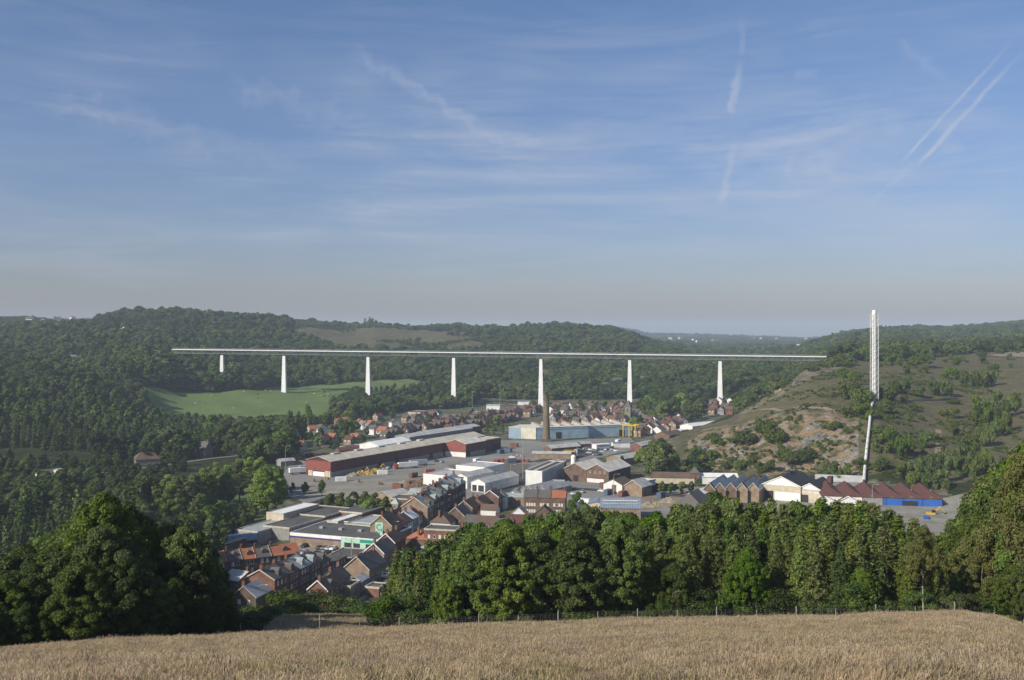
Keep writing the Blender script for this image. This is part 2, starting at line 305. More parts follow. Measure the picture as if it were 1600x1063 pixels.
def ground_mat(near=False):
    m = bpy.data.materials.new('meadow' if near else 'ground'); m.use_nodes = True; nt = m.node_tree; b = nt.nodes['Principled BSDF']
    b.inputs['Roughness'].default_value = .95; b.inputs['Specular IOR Level'].default_value = .1
    tc = N(nt, 'ShaderNodeTexCoord')
    def no(sc, det=6, st=None):
        n = N(nt, 'ShaderNodeTexNoise'); n.inputs['Scale'].default_value = sc; n.inputs['Detail'].default_value = det; n.inputs['Roughness'].default_value = .65
        if st:
            mp = N(nt, 'ShaderNodeMapping'); mp.inputs['Scale'].default_value = st; L(nt, tc.outputs['Object'], mp.inputs[0]); L(nt, mp.outputs[0], n.inputs[0])
        else: L(nt, tc.outputs['Object'], n.inputs[0])
        return n.outputs[0]
    if near:
        c = ramp(nt, no(.5), [(.3, (.28, .21, .115)), (.5, (.36, .275, .155)), (.7, (.43, .335, .195))])
        L(nt, c, b.inputs['Base Color']); return m
    at_ = N(nt, 'ShaderNodeVertexColor'); at_.layer_name = 'zone'; sp = N(nt, 'ShaderNodeSeparateColor'); L(nt, at_.outputs[0], sp.inputs[0])
    n1 = no(.02); n2 = no(.12); n3 = no(.5); n4 = no(.05, 8, (1, 1, 2.5))
    wood = ramp(nt, n2, [(.3, (.018, .026, .010)), (.7, (.045, .060, .020))])
    heath = ramp(nt, n4, [(.30, (.050, .065, .020)), (.40, (.080, .084, .034)), (.50, (.130, .115, .060)), (.60, (.098, .082, .050)), (.75, (.175, .145, .088))])
    rock = ramp(nt, no(.085, 9, (1, 1, .45)), [(.28, (.045, .062, .022)), (.40, (.075, .085, .036)), (.455, (.16, .125, .075)), (.50, (.30, .20, .115)), (.54, (.12, .11, .085)), (.59, (.30, .29, .27)), (.64, (.11, .10, .06)), (.72, (.34, .26, .16))])
    town = ramp(nt, n2, [(.34, (.05, .07, .025)), (.48, (.085, .095, .045)), (.56, (.16, .15, .12)), (.7, (.22, .205, .18))])
    def sharp(s, n, k=.35):
        return N_(nt, math_(nt, 'ADD', s, math_(nt, 'MULTIPLY', math_(nt, 'SUBTRACT', n, .5), k)))
    def N_(nt, x):
        mr = N(nt, 'ShaderNodeMapRange'); mr.inputs[1].default_value = .42; mr.inputs[2].default_value = .58; L(nt, x, mr.inputs[0]); return mr.outputs[0]
    c = mixc(nt, sharp(sp.outputs[0], n2, .6), wood, heath)
    c = mixc(nt, sharp(sp.outputs[1], n2, .8), c, rock)
    c = mixc(nt, sharp(sp.outputs[2], n2), c, town)
    L(nt, c, b.inputs['Base Color'])
    bp = N(nt, 'ShaderNodeBump'); bp.inputs['Strength'].default_value = .9; bp.inputs['Distance'].default_value = 3; L(nt, n2, bp.inputs['Height']); L(nt, bp.outputs[0], b.inputs['Normal'])
    return m
def sheet(name, V, Fq, m, colors=None):
    me = bpy.data.meshes.new(name); me.vertices.add(len(V)); me.vertices.foreach_set('co', np.asarray(V, np.float32).ravel())
    me.loops.add(Fq.size); me.loops.foreach_set('vertex_index', Fq.ravel().astype(np.int32))
    me.polygons.add(len(Fq)); me.polygons.foreach_set('loop_start', np.arange(0, Fq.size, Fq.shape[1], dtype=np.int32))
    me.update(); me.materials.append(m); me.validate()
    me.polygons.foreach_set('use_smooth', np.ones(len(me.polygons), bool))
    if colors is not None:
        ca = me.color_attributes.new('zone', 'FLOAT_COLOR', 'POINT'); ca.data.foreach_set('color', np.asarray(colors, np.float32).ravel())
    o = bpy.data.objects.new(name, me); COL.objects.link(o); o['kind'] = 'structure'; return o
def build_ground():
    us = np.concatenate([np.arange(-1500, -160, 60), np.arange(-160, 1760, 6), np.arange(1760, 3101, 60)])
    a_f = np.arctan((us-UC)/F); rest = np.linspace(a_f[-1], a_f[0]+2*math.pi, 40)[1:-1]
    ang = np.concatenate([a_f, rest]); k = np.concatenate([1/np.cos(a_f), np.full(len(rest), 1/math.cos(a_f[-1]))])
    Ds = np.concatenate([[.01, 5, 10], np.exp(np.arange(math.log(15), math.log(12500), .0105))])
    A, DD = np.meshgrid(ang, Ds, indexing='ij'); K = np.repeat(k[:, None], len(Ds), 1)
    X = np.sin(A)*DD*K; Y = np.cos(A)*DD*K; Z = h(X, Y)
    n, mD = X.shape
    U = UC+F*np.tan(np.clip(A, a_f[0], a_f[-1])); U = np.where(A > a_f[-1], 5000, U)
    V = np.stack([X, Y, Z], -1).reshape(-1, 3)
    zone = np.zeros((n, mD, 4)); zone[..., 3] = 1
    zone[..., 0] = inpoly(U, DD, HEATH)*.62+inpoly(U, DD, BARE)*.62+inpoly(U, DD, BARE2)*.6+inpoly(U, DD, [(1036,600),(1075,610),(1112,760),(1130,850),(1140,1020),(1060,990),(1040,800)])*.55*~inpoly(U, DD, HEATH)
    zone[..., 0] = np.where((DD < 130) & (np.abs(U-500) < 130), 1, zone[..., 0])
    zone[..., 1] = inpoly(U, DD, CLIFF)*.62+inpoly(U, DD, SCREE)*.5*~inpoly(U, DD, CLIFF)
    zone[..., 2] = inpoly(U, DD, TOWN)*1.0
    i = np.arange(n)[:, None]; j = np.arange(mD-1)[None, :]; i2 = (i+1) % n
    Q = np.stack([i*mD+j+0*i, i2*mD+j, i2*mD+j+1, i*mD+j+1], -1).reshape(-1, 4)
    Dm = np.repeat(Ds[None, :-1]*1.004, n, 0); near = (Dm < DC(np.clip(U[:, :-1], -1500, 3100))+1.5) | ((np.abs(U[:, :-1]-500) < 95) & (Dm < 129)) | (A[:, :-1] > a_f[-1])*(Dm < 100)
    near = near.reshape(-1)
    def sub(mask):
        q = Q[mask]; idx = np.unique(q); mp = np.full(len(V), -1); mp[idx] = np.arange(len(idx)); return V[idx], mp[q], zone.reshape(-1, 4)[idx]
    v, q, c = sub(~near); sheet('ground', v, q, ground_mat(), c)
    v, q, c = sub(near); sheet('meadow', v, q, ground_mat(True))
build_ground()
def strip_sheet(name, poly, m, off=.35, step=8):
    """a sheet draped on the ground inside a (u, D) outline"""
    us = [p[0] for p in poly]; V = []; Fq = []; u0, u1 = min(us), max(us); cols = np.arange(u0+.5, u1, step)
    for u in cols:
        ds = []
        for i in range(len(poly)):
            (a, b), (c, d) = poly[i-1], poly[i]
            if (a <= u) != (c <= u): ds.append(b+(d-b)*(u-a)/(c-a))
        lo, hi = min(ds), max(ds)
        for t in np.linspace(0, 1, 26):
            D = lo+(hi-lo)*t; X, Y = at(u, D); V.append((X, Y, hz1(X, Y)+off))
    for i in range(len(cols)-1):
        for j in range(25): Fq.append((i*26+j, (i+1)*26+j, (i+1)*26+j+1, i*26+j+1))
    return sheet(name, np.array(V), np.array(Fq), m)
m_field = mat('field_grass', (.125, .175, .045), .95, (.085, .13, .032), scale=.03, det=8, stretch=(1, .6, 1))
strip_sheet('field', FIELD, m_field)
strip_sheet('field', [(98,1235),(120,1195),(138,1215),(136,1290),(112,1310),(98,1290)], mat('clearing_grass', (.12, .15, .04)))
strip_sheet('field', [(1545,1110),(1600,1080),(1700,1100),(1700,1220),(1600,1205)], mat('stubble', (.26,.21,.14)), .6)
# ---------------------------------------------------------------- foliage
def leafmat(name, dark, light, brown=None, transl=.34):
    if 'grass' not in name and 'birch' not in name: dark, light = [(c[0]*1.14, c[1]*1.28, c[2]*.90) for c in (dark, light)]      # fresher green leaf
    m = bpy.data.materials.new(name); m.use_nodes = True; nt = m.node_tree; b = nt.nodes['Principled BSDF']; out = nt.nodes['Material Output']
    b.inputs['Roughness'].default_value = .65; b.inputs['Specular IOR Level'].default_value = .2
    at_ = N(nt, 'ShaderNodeAttribute', attribute_name='tint'); oi = N(nt, 'ShaderNodeObjectInfo')
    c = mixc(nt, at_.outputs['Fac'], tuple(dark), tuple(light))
    v = math_(nt, 'ADD', math_(nt, 'MULTIPLY', oi.outputs['Random'], .55), .72)
    hs = N(nt, 'ShaderNodeHueSaturation'); L(nt, c, hs.inputs['Color']); L(nt, v, hs.inputs['Value'])
    L(nt, math_(nt, 'ADD', math_(nt, 'MULTIPLY', math_(nt, 'FRACT', math_(nt, 'MULTIPLY', oi.outputs['Random'], 7.31)), .035), .478), hs.inputs['Hue'])
    L(nt, math_(nt, 'ADD', math_(nt, 'MULTIPLY', math_(nt, 'FRACT', math_(nt, 'MULTIPLY', oi.outputs['Random'], 3.7)), .3), .8), hs.inputs['Saturation'])
    col = hs.outputs[0]
    L(nt, col, b.inputs['Base Color'])
    tr = N(nt, 'ShaderNodeBsdfTranslucent'); L(nt, col, tr.inputs[0]); mx = N(nt, 'ShaderNodeMixShader'); mx.inputs[0].default_value = transl
    L(nt, b.outputs[0], mx.inputs[1]); L(nt, tr.outputs[0], mx.inputs[2]); L(nt, mx.outputs[0], out.inputs[0])
    return m
M_OAK = leafmat('oak_leaves', (.042, .066, .013), (.132, .178, .034))
M_DARK = leafmat('dark_leaves', (.026, .044, .011), (.080, .110, .024))
M_SPR = leafmat('spruce_needles', (.028, .046, .014), (.082, .115, .030), transl=.15)
M_LAR = leafmat('larch_needles', (.058, .078, .018), (.165, .190, .048))
M_BIR = leafmat('birch_leaves', (.085, .105, .028), (.205, .222, .062))
M_POP = leafmat('poplar_leaves', (.085, .122, .032), (.205, .255, .066))
M_BUSH = leafmat('bush_leaves', (.045, .066, .016), (.130, .160, .036))
M_FAR = leafmat('wood_leaves', (.036, .060, .014), (.110, .150, .034))
M_FAR2 = leafmat('wood_leaves_light', (.052, .072, .018), (.135, .160, .042))
M_FAR3 = leafmat('wood_leaves_deep', (.022, .042, .013), (.066, .098, .026))
M_BARK = mat('bark', (.10, .08, .06), .95, (.05, .04, .03), 3)
M_WBARK = mat('birch_bark', (.50, .47, .42), .9, (.15, .13, .11), 2.5, stretch=(1, 1, .4))
def quads(C, Nn, size, tint, name, m, aspect=1.6):
    """leaf quads: centres C, normals Nn, per-quad size and tint"""
    n = len(C); t = RNG.normal(size=(n, 3)); t -= (t*Nn).sum(1)[:, None]*Nn; t /= np.linalg.norm(t, axis=1)[:, None]+1e-9; b = np.cross(Nn, t)
    s = size[:, None]*.5; t = t*s*aspect**.5; b = b*s/aspect**.5
    V = np.stack([C-t, C-b*.9+t*.15, C+t, C+b*.9-t*.1], 1).reshape(-1, 3)
    Q = np.arange(4*n).reshape(-1, 4)
    me = bpy.data.meshes.new(name); me.vertices.add(4*n); me.vertices.foreach_set('co', V.astype(np.float32).ravel())
    me.loops.add(4*n); me.loops.foreach_set('vertex_index', Q.ravel().astype(np.int32)); me.polygons.add(n); me.polygons.foreach_set('loop_start', np.arange(0, 4*n, 4, dtype=np.int32)); me.update()
    a = me.attributes.new('tint', 'FLOAT', 'FACE'); a.data.foreach_set('value', np.clip(tint, 0, 1).astype(np.float32)); me.materials.append(m)
    return me
def unit(v): return v/(np.linalg.norm(v, axis=-1, keepdims=True)+1e-9)
def cloud(clumps, per, size, name, m, up=.35, bias=.9, shell=.45):
    Cs, Ns, Ss, Ts = [], [], [], []
    for (x, y, z, r, rz) in clumps:
        k = max(6, int(per*r*r)); d = unit(RNG.normal(size=(k, 3))); rr = RNG.random(k)**shell
        p = d*rr[:, None]*np.array([r, r, rz])+np.array([x, y, z]); nn = unit(d*bias+RNG.normal(size=(k, 3))*.45+np.array([0, 0, up]))
        Cs.append(p); Ns.append(nn); Ss.append(size*(.7+.6*RNG.random(k))); Ts.append(RNG.normal(.45, .15)+RNG.normal(0, .17, k))
    return quads(np.concatenate(Cs), np.concatenate(Ns), np.concatenate(Ss), np.concatenate(Ts), name, m)
def crown_round(hh, rad, base, ncl, per, leaf, m, name='crown', lean=0, taper=.0, cr=.24):
    """broadleaf crown: lobes round the outside, smaller clumps between, hollow inside"""
    cl = []; zc = (hh+base)/2; hz = (hh-base)/2
    lob = [(random.uniform(0, 6.28), random.uniform(-.7, 1), random.uniform(.75, 1.1)) for _ in range(max(5, ncl//8))]
    for i in range(ncl):
        a, s, q = random.choice(lob); a += random.gauss(0, .38); s = max(-1, min(1, s+random.gauss(0, .3)))
        w = math.sqrt(max(0.02, 1-s*s))*(1-taper*max(0, s)); q *= random.uniform(.62, 1.0)
        r = rad*cr*random.uniform(.6, 1.25)
        cl.append((math.cos(a)*rad*w*q*.92, math.sin(a)*rad*w*q*.92, zc+s*hz*.92*(.7+.3*q), r, r*.75))
    return cloud(cl, per, leaf, name, m)
def crown_conifer(hh, rad, m, leaf=.32, whorl=.42, droop=.28, dens=9, sparse=0, name='crown', up=.5, pw=.85):
    C, Nn, Ss, T = [], [], [], []; z = hh*.04
    while z < hh*.985:
        t = z/hh; rl = rad*(1-t)**pw*random.uniform(.75, 1.12)+.15; nb = random.randint(6, 9); a0 = random.uniform(0, 6)
        for k in range(nb):
            if random.random() < sparse: continue
            a = a0+6.283*k/nb+random.gauss(0, .2); ln = rl*random.uniform(.65, 1.15); n = max(3, int(ln*dens)); tt = RNG.random(n)**.75
            wob = RNG.normal(size=(n, 3))*np.array([.16, .16, .10])*(.5+ln*.35)
            x = np.cos(a)*ln*tt; y = np.sin(a)*ln*tt; zz = z+whorl*random.uniform(-.5, .5)+ln*(.25*tt-droop*tt*tt*2)
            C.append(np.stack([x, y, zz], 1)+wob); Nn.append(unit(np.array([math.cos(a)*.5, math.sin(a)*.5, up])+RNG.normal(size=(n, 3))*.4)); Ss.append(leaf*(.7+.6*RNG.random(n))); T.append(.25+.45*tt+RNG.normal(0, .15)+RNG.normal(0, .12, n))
        z += whorl*random.uniform(.7, 1.3)
    return quads(np.concatenate(C), np.concatenate(Nn), np.concatenate(Ss), np.concatenate(T), name, m, 2.4)
def trunk_mesh(hh, r, m, limbs=7, spread=2.5, name='trunk', start=.25, bend=.25):
    b = MB(); pts = [Vector((random.gauss(0, bend)*t*2, random.gauss(0, bend)*t*2, hh*t)) for t in (0, .2, .4, .6, .8, .95)]; pts[0] = Vector((0, 0, -.6))
    for i in range(5): b.tube(pts[i], pts[i+1], r*(1-i*.18), r*(1-(i+1)*.18), 7, False)
    for k in range(limbs):
        t = random.uniform(start, .85); i = int(t*5); p = pts[i].lerp(pts[min(i+1, 5)], t*5-i); a = random.uniform(0, 6.28); l = spread*(1.1-t)*random.uniform(.8, 1.3)
        q = p+Vector((math.cos(a)*l, math.sin(a)*l, l*.7)); b.tube(p, q, r*.4*(1-t*.5), r*.12, 5, False)
        b.tube(q, q+Vector((math.cos(a+.5)*l*.5, math.sin(a+.5)*l*.5, l*.3)), r*.12, r*.04, 4, False)
    me = bpy.data.meshes.new(name); me.from_pydata(b.v, [], b.f); me.materials.append(m); me.update(); return me
# kinds: (crown mesh, trunk mesh, unit height)
KIND = {}
def kinds():
    for i in range(4): KIND['oak', i] = (crown_round(10, 4.2, .5, 300, 760, .20, M_OAK, cr=.135, taper=random.uniform(0, .45)), trunk_mesh(8, .28, M_BARK), 10)
    for i in range(3): KIND['dark', i] = (crown_round(10, 4.6, .3, 260, 640, .21, M_DARK, cr=.15, taper=random.uniform(0, .4)), trunk_mesh(8, .3, M_BARK), 10)
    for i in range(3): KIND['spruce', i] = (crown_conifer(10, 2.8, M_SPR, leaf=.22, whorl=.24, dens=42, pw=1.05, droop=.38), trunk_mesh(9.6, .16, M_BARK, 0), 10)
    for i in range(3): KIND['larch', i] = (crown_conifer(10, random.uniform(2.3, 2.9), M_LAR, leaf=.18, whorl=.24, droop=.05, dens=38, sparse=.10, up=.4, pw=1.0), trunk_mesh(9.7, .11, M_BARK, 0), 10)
    for i in range(2): KIND['birch', i] = (crown_round(10, 2.8, [3.6, 1.0][i], 140, 560, .16, M_BIR, taper=.5, cr=.20), trunk_mesh(9, .09, M_WBARK, 3, .9, bend=.10), 10)
    for i in range(3): KIND['poplar', i] = (crown_round(10, 2.3, .8, 70, 260, .30, M_POP, taper=.15, cr=.30), trunk_mesh(8, .18, M_BARK, 3), 10)
    for i in range(6): KIND['mid', i] = (crown_round(10, random.uniform(3.4, 4.8), .4, 60, 110, .62, [M_FAR, M_FAR2, M_FAR3, M_FAR, M_FAR2, M_POP][i], cr=.26, taper=random.uniform(0, .4)), trunk_mesh(7, .3, M_BARK, 3), 10)
    for i in range(3): KIND['midpine', i] = (crown_conifer(10, 2.4, M_SPR, leaf=.6, whorl=.6, dens=6), trunk_mesh(9.5, .16, M_BARK, 0), 10)
    for i in range(4): KIND['bush', i] = (crown_round(4, 3.3, -.6, 36, 60, .55, M_BUSH, cr=.32), None, 4)
    for i in range(3): KIND['scrub', i] = (crown_round(4, 2.6, .2, 34, 240, .19, [M_OAK, M_DARK, M_SPR][i], cr=.30), trunk_mesh(3, .06, M_BARK, 5, 1.4), 4)
    for i in range(6): KIND['far', i] = (crown_round(random.uniform(8, 11.5), random.uniform(4, 6), -1, 34, 42, 1.05, [M_FAR, M_FAR2, M_FAR3, M_FAR, M_FAR3, M_FAR2][i], cr=random.uniform(.24, .36), taper=random.uniform(0, .7)), None, 10)
    for i in range(2): KIND['farpine', i] = (crown_round(11, 3.0, -1, 16, 30, 1.3, M_FAR, taper=.6, cr=.42), None, 11)
kinds()
CATN = {'oak': 'oak_tree', 'dark': 'oak_tree', 'spruce': 'spruce_tree', 'larch': 'larch_tree', 'birch': 'birch_tree', 'poplar': 'poplar_tree', 'mid': 'leafy_tree', 'midpine': 'pine_tree', 'bush': 'bush', 'scrub': 'shrub'}
TREES = []                                     # placed trees wait here, labelled row by row afterwards
def tree(kind, x, y, hgt, group, wid=1.0, var=None, what=None, z=None):
    i = random.choice([b for a, b in KIND if a == kind]) if var is None else var
    cr, tr, uh = KIND[kind, i]; s = hgt/uh; z = hz1(x, y) if z is None else z
    if tr is None:
        o = bpy.data.objects.new(CATN[kind], cr); COL.objects.link(o)
    else:
        o = bpy.data.objects.new(CATN[kind], None); COL.objects.link(o)
        for n, me in (('crown', cr), ('trunk', tr)):
            c = bpy.data.objects.new(n, me); COL.objects.link(c); c.parent = o
    o.location = (x, y, z); o.rotation_euler = (0, 0, random.uniform(0, 6.28)); o.scale = (s*wid, s*wid, s)
    o['group'] = group; o['category'] = {'bush': 'bush', 'scrub': 'shrub'}.get(kind, 'tree')
    TREES.append((o, kind, group, x, y, z+hgt, hgt, what)); return o
def tree_px(kind, u, D, ytop, group, wid=1.0, var=None, what=None):
    x, y = at(u, D); z = hz1(x, y); return tree(kind, x, y, max(1.5, zy(D, ytop)-z), group, wid, var, what)
def proto_obj(kind, i):
    o = bpy.data.objects.new('wood_crown', KIND[kind, i][0]); return o      # never linked: only instanced
def scatter(name, protos, pts, rz, sc, idx, label=None, tilt=0):
    me = bpy.data.meshes.new(name); me.vertices.add(len(pts)); me.vertices.foreach_set('co', np.asarray(pts, np.float32).ravel())
    rot = np.zeros((len(pts), 3), np.float32); rot[:, 2] = rz
    if tilt: rot[:, :2] = RNG.normal(0, tilt, (len(pts), 2))
    me.attributes.new('rot', 'FLOAT_VECTOR', 'POINT').data.foreach_set('vector', rot.ravel())
    sc = np.asarray(sc, np.float32); sc = np.repeat(sc[:, None], 3, 1) if sc.ndim == 1 else sc
    me.attributes.new('sca', 'FLOAT_VECTOR', 'POINT').data.foreach_set('vector', sc.ravel())
    me.attributes.new('idx', 'INT', 'POINT').data.foreach_set('value', np.asarray(idx, np.int32))
    o = bpy.data.objects.new(name, me); COL.objects.link(o); o['kind'] = 'stuff'
    if label: o['label'] = label
    ng = bpy.data.node_groups.new(name, 'GeometryNodeTree'); ng.interface.new_socket('Geometry', in_out='INPUT', socket_type='NodeSocketGeometry'); ng.interface.new_socket('Geometry', in_out='OUTPUT', socket_type='NodeSocketGeometry')
    gi = ng.nodes.new('NodeGroupInput'); go = ng.nodes.new('NodeGroupOutput'); jn = ng.nodes.new('GeometryNodeJoinGeometry')
    def na(n, t):
        a = ng.nodes.new('GeometryNodeInputNamedAttribute'); a.data_type = t; a.inputs[0].default_value = n; return [s for s in a.outputs if s.enabled][0]
    for k, p in enumerate(protos):
        oi = ng.nodes.new('GeometryNodeObjectInfo'); oi.inputs['Object'].default_value = p; oi.inputs['As Instance'].default_value = True
        ip = ng.nodes.new('GeometryNodeInstanceOnPoints'); cp = ng.nodes.new('FunctionNodeCompare'); cp.data_type = 'INT'; cp.operation = 'EQUAL'
        ii = [s for s in cp.inputs if s.enabled]; L(ng, na('idx', 'INT'), ii[0]); ii[1].default_value = k
        L(ng, gi.outputs[0], ip.inputs['Points']); L(ng, cp.outputs[0], ip.inputs['Selection']); L(ng, oi.outputs['Geometry'], ip.inputs['Instance']); L(ng, na('rot', 'FLOAT_VECTOR'), ip.inputs['Rotation']); L(ng, na('sca', 'FLOAT_VECTOR'), ip.inputs['Scale']); L(ng, ip.outputs[0], jn.inputs[0])
    L(ng, jn.outputs[0], go.inputs[0]); md = o.modifiers.new('scatter', 'NODES'); md.node_group = ng
    return o
# ---------------------------------------------------------------- far and middle woods
def visible(u, D, z, hgt=14, margin=6):
    """drop trees well hidden behind nearer ground (keeps a margin for other viewpoints)"""
    ub = ((u+200)/20).astype(int); order = np.argsort(D); best = np.full(ub.max()+2, -9.0); keep = np.zeros(len(u), bool)
    for k in order:
        top = (z[k]+hgt-CZ)/D[k]; g = (z[k]-CZ)/D[k]
        if top > best[ub[k]]-margin/F: keep[k] = True
        if g > best[ub[k]]: best[ub[k]] = g
    return keep
def jitter(D0, D1, sp, ulo=-150, uhi=1760):
    out = []; D = D0
    while D < D1:
        x0, x1 = (ulo-UC)/F*D, (uhi-UC)/F*D; n = int((x1-x0)/sp); xs = x0+(np.arange(n)+RNG.random(n))*sp; ys = D+(RNG.random(n)-.5)*sp
        out.append(np.stack([xs, ys], 1)); D += sp
    return np.concatenate(out)
PARK = [(250,430),(300,395),(345,390),(430,468),(455,560),(440,640),(330,660),(250,560)]
EXTRA_CLEAR = [(1036,600),(1075,610),(1140,760),(1172,900),(1140,1020),(1050,1000),(1040,800)]
def wood_ok(X, Y):
    u = UC+F*X/Y; D = Y; ok = ~inpoly(u, D, FIELD) & ~inpoly(u, D, TOWN)
    ok &= ~(inpoly(u, D, HEATH))
    ok &= ~(inpoly(u, D, BARE) & (noise2(X, Y, 90, 2) > -.38)) & ~(inpoly(u, D, BARE2) & (noise2(X, Y, 60, 3) > -.1)) & ~((D > 760) & (noise2(X, Y, 48, 21) > .80))
    ok &= ~inpoly(u, D, PARK) & ~inpoly(u, D, EXTRA_CLEAR)
    ok &= ~inpoly(u, D, [(98,1235),(120,1195),(138,1215),(136,1290),(112,1310),(98,1290)]) & ~inpoly(u, D, [(1545,1110),(1600,1080),(1700,1100),(1700,1220),(1600,1205)])
    ok &= ~((D < 560) & (u > 330)) & ~((D < 180))
    yr = HY+F*CZ/D                                   # lane across the left valley floor
    ok &= ~((u < 440) & (D < 760) & (np.abs(yr-np.interp(u, [-200, 0, 90, 150, 210, 300, 400, 440], [750, 749, 746, 740, 733, 722, 708, 700])) < 4.5))
    ok &= ~((np.abs(u-30) < 150) & (D > 640) & (D < 690) & (u < 150))          # dark glade
    return ok
def woods():
    P1 = jitter(185, 760, 8.8); P2 = jitter(760, 1500, 8.5); P3 = jitter(1500, 3300, 12); P4 = jitter(3300, 7200, 42)
    P3 = P3[RNG.random(len(P3)) < .93]
    allp = np.concatenate([P1, P2, P3, P4]); X, Y = allp.T; ok = wood_ok(X, Y)
    ok &= ~((Y > 4200) & (noise2(X, Y, 500, 5) > .35))
    X, Y = X[ok], Y[ok]; z = h(X, Y); u = UC+F*X/Y; D = Y
    hg = np.where(D < 760, 9+RNG.random(len(X))**1.5*10, 8+RNG.random(len(X))**1.5*9)
    hg = np.where((u > 700) & (u < 900) & (D < 1300), hg+3, hg)
    hg = np.where((u > 505) & (u < 730) & (D > 1010) & (D < 1240), 11+(hg-8)*.45, hg); hg = np.where((u > 200) & (u < 420) & (D > 1090) & (D < 1200), hg+4.5, hg); hg = np.where((u > 195) & (u < 278) & (D > 1105) & (D < 1172), 19, hg); hg = np.where((u > 560) & (u < 720) & (D > 1130) & (D < 1262), 8, hg)
    hg = np.where((u > 1215) & (u < 1300) & (D > 800) & (D < 1130), 4, hg)
    hg = np.where(inpoly(u, D, BARE), 4+RNG.random(len(X))*3, hg)
    hg = np.where((noise2(X, Y, 50, 8) < -.45), hg*.7, hg)
    hg = hg*(1+.28*noise2(X, Y, 28, 13)+.15*noise2(X, Y, 11, 14)); hg = np.where((D > 2500), hg*.8, hg)
    hg = np.where((D > 4000), hg*.9, hg); hg = np.where((u < 150) & (D > 1800), hg*.5, hg)
    hg *= np.where((u < 440) & (D < 640) & (D > 470), .55, 1); hg = np.where((u < 540) & (u > 225) & (D > 850) & (D < 1000), np.minimum(hg, 10), hg)
    k = visible(u, D, z, 14, 8); k |= (D < 420)
    pine = ((u < 345) & (D > 690) & (D < 980)) | (noise2(X, Y, 120, 4) > .62)
    k1 = k & (D < 760)
    # individuals: the nearest 260 of the left valley wood and hillside
    cand = np.where(k1 & (u > -60) & (u < 1660))[0]; cand = cand[np.argsort(D[cand])]; ind = cand[:270]; isind = np.zeros(len(X), bool); isind[ind] = True
    for i in ind: tree('midpine' if pine[i] else 'mid', X[i], Y[i], hg[i], 'trees of the wood on the valley floor', 1.0 if not pine[i] else 1.2)
    def sc(name, mask, kb, kp, nb, np_, wl, label):
        ii = np.where(mask & ~isind)[0]; protos = [proto_obj(kb, a) for a in range(nb)]+[proto_obj(kp, a) for a in range(np_)]
        cn = noise2(X[ii], Y[ii], 75, 11)+RNG.normal(0, .30, len(ii)); cls = np.where(cn > .35, 1, np.where(cn < -.35, 2, 0)); rr = RNG.integers(0, 2, len(ii)); tab = np.array([[0, 3], [1, 4 if nb == 6 and kb == 'mid' else 5], [2, 4 if kb == 'far' else 2]]); idx = np.where(pine[ii], nb+RNG.integers(0, np_, len(ii)), tab[cls, rr]); s = hg[ii]/10; w = s*wl*RNG.uniform(.8, 1.45, len(ii))
        w = np.where(D[ii] > 3300, w*3.2, np.where(D[ii] > 1500, w*1.25, w)); w = np.where(hg[ii] < 7, w*1.3, w)
        pts = np.stack([X[ii], Y[ii], z[ii]-.4], 1); print(name, len(ii))
        scatter(name, protos, pts, RNG.random(len(ii))*6.28, np.stack([w, w, s], 1), idx, label)
    sc('valley_woodland', k1, 'mid', 'midpine', 6, 3, 1.05, 'dense green wood filling the left valley floor')
    sc('hillside_woodland', k & (D >= 760) & (D < 1500), 'far', 'farpine', 6, 2, 1.0, 'dark woods covering the slopes below and behind the viaduct')
    sc('far_woodland', k & (D >= 1500), 'far', 'farpine', 6, 2, 1.0, 'bluish distant woods on the ridges along the skyline')
woods()
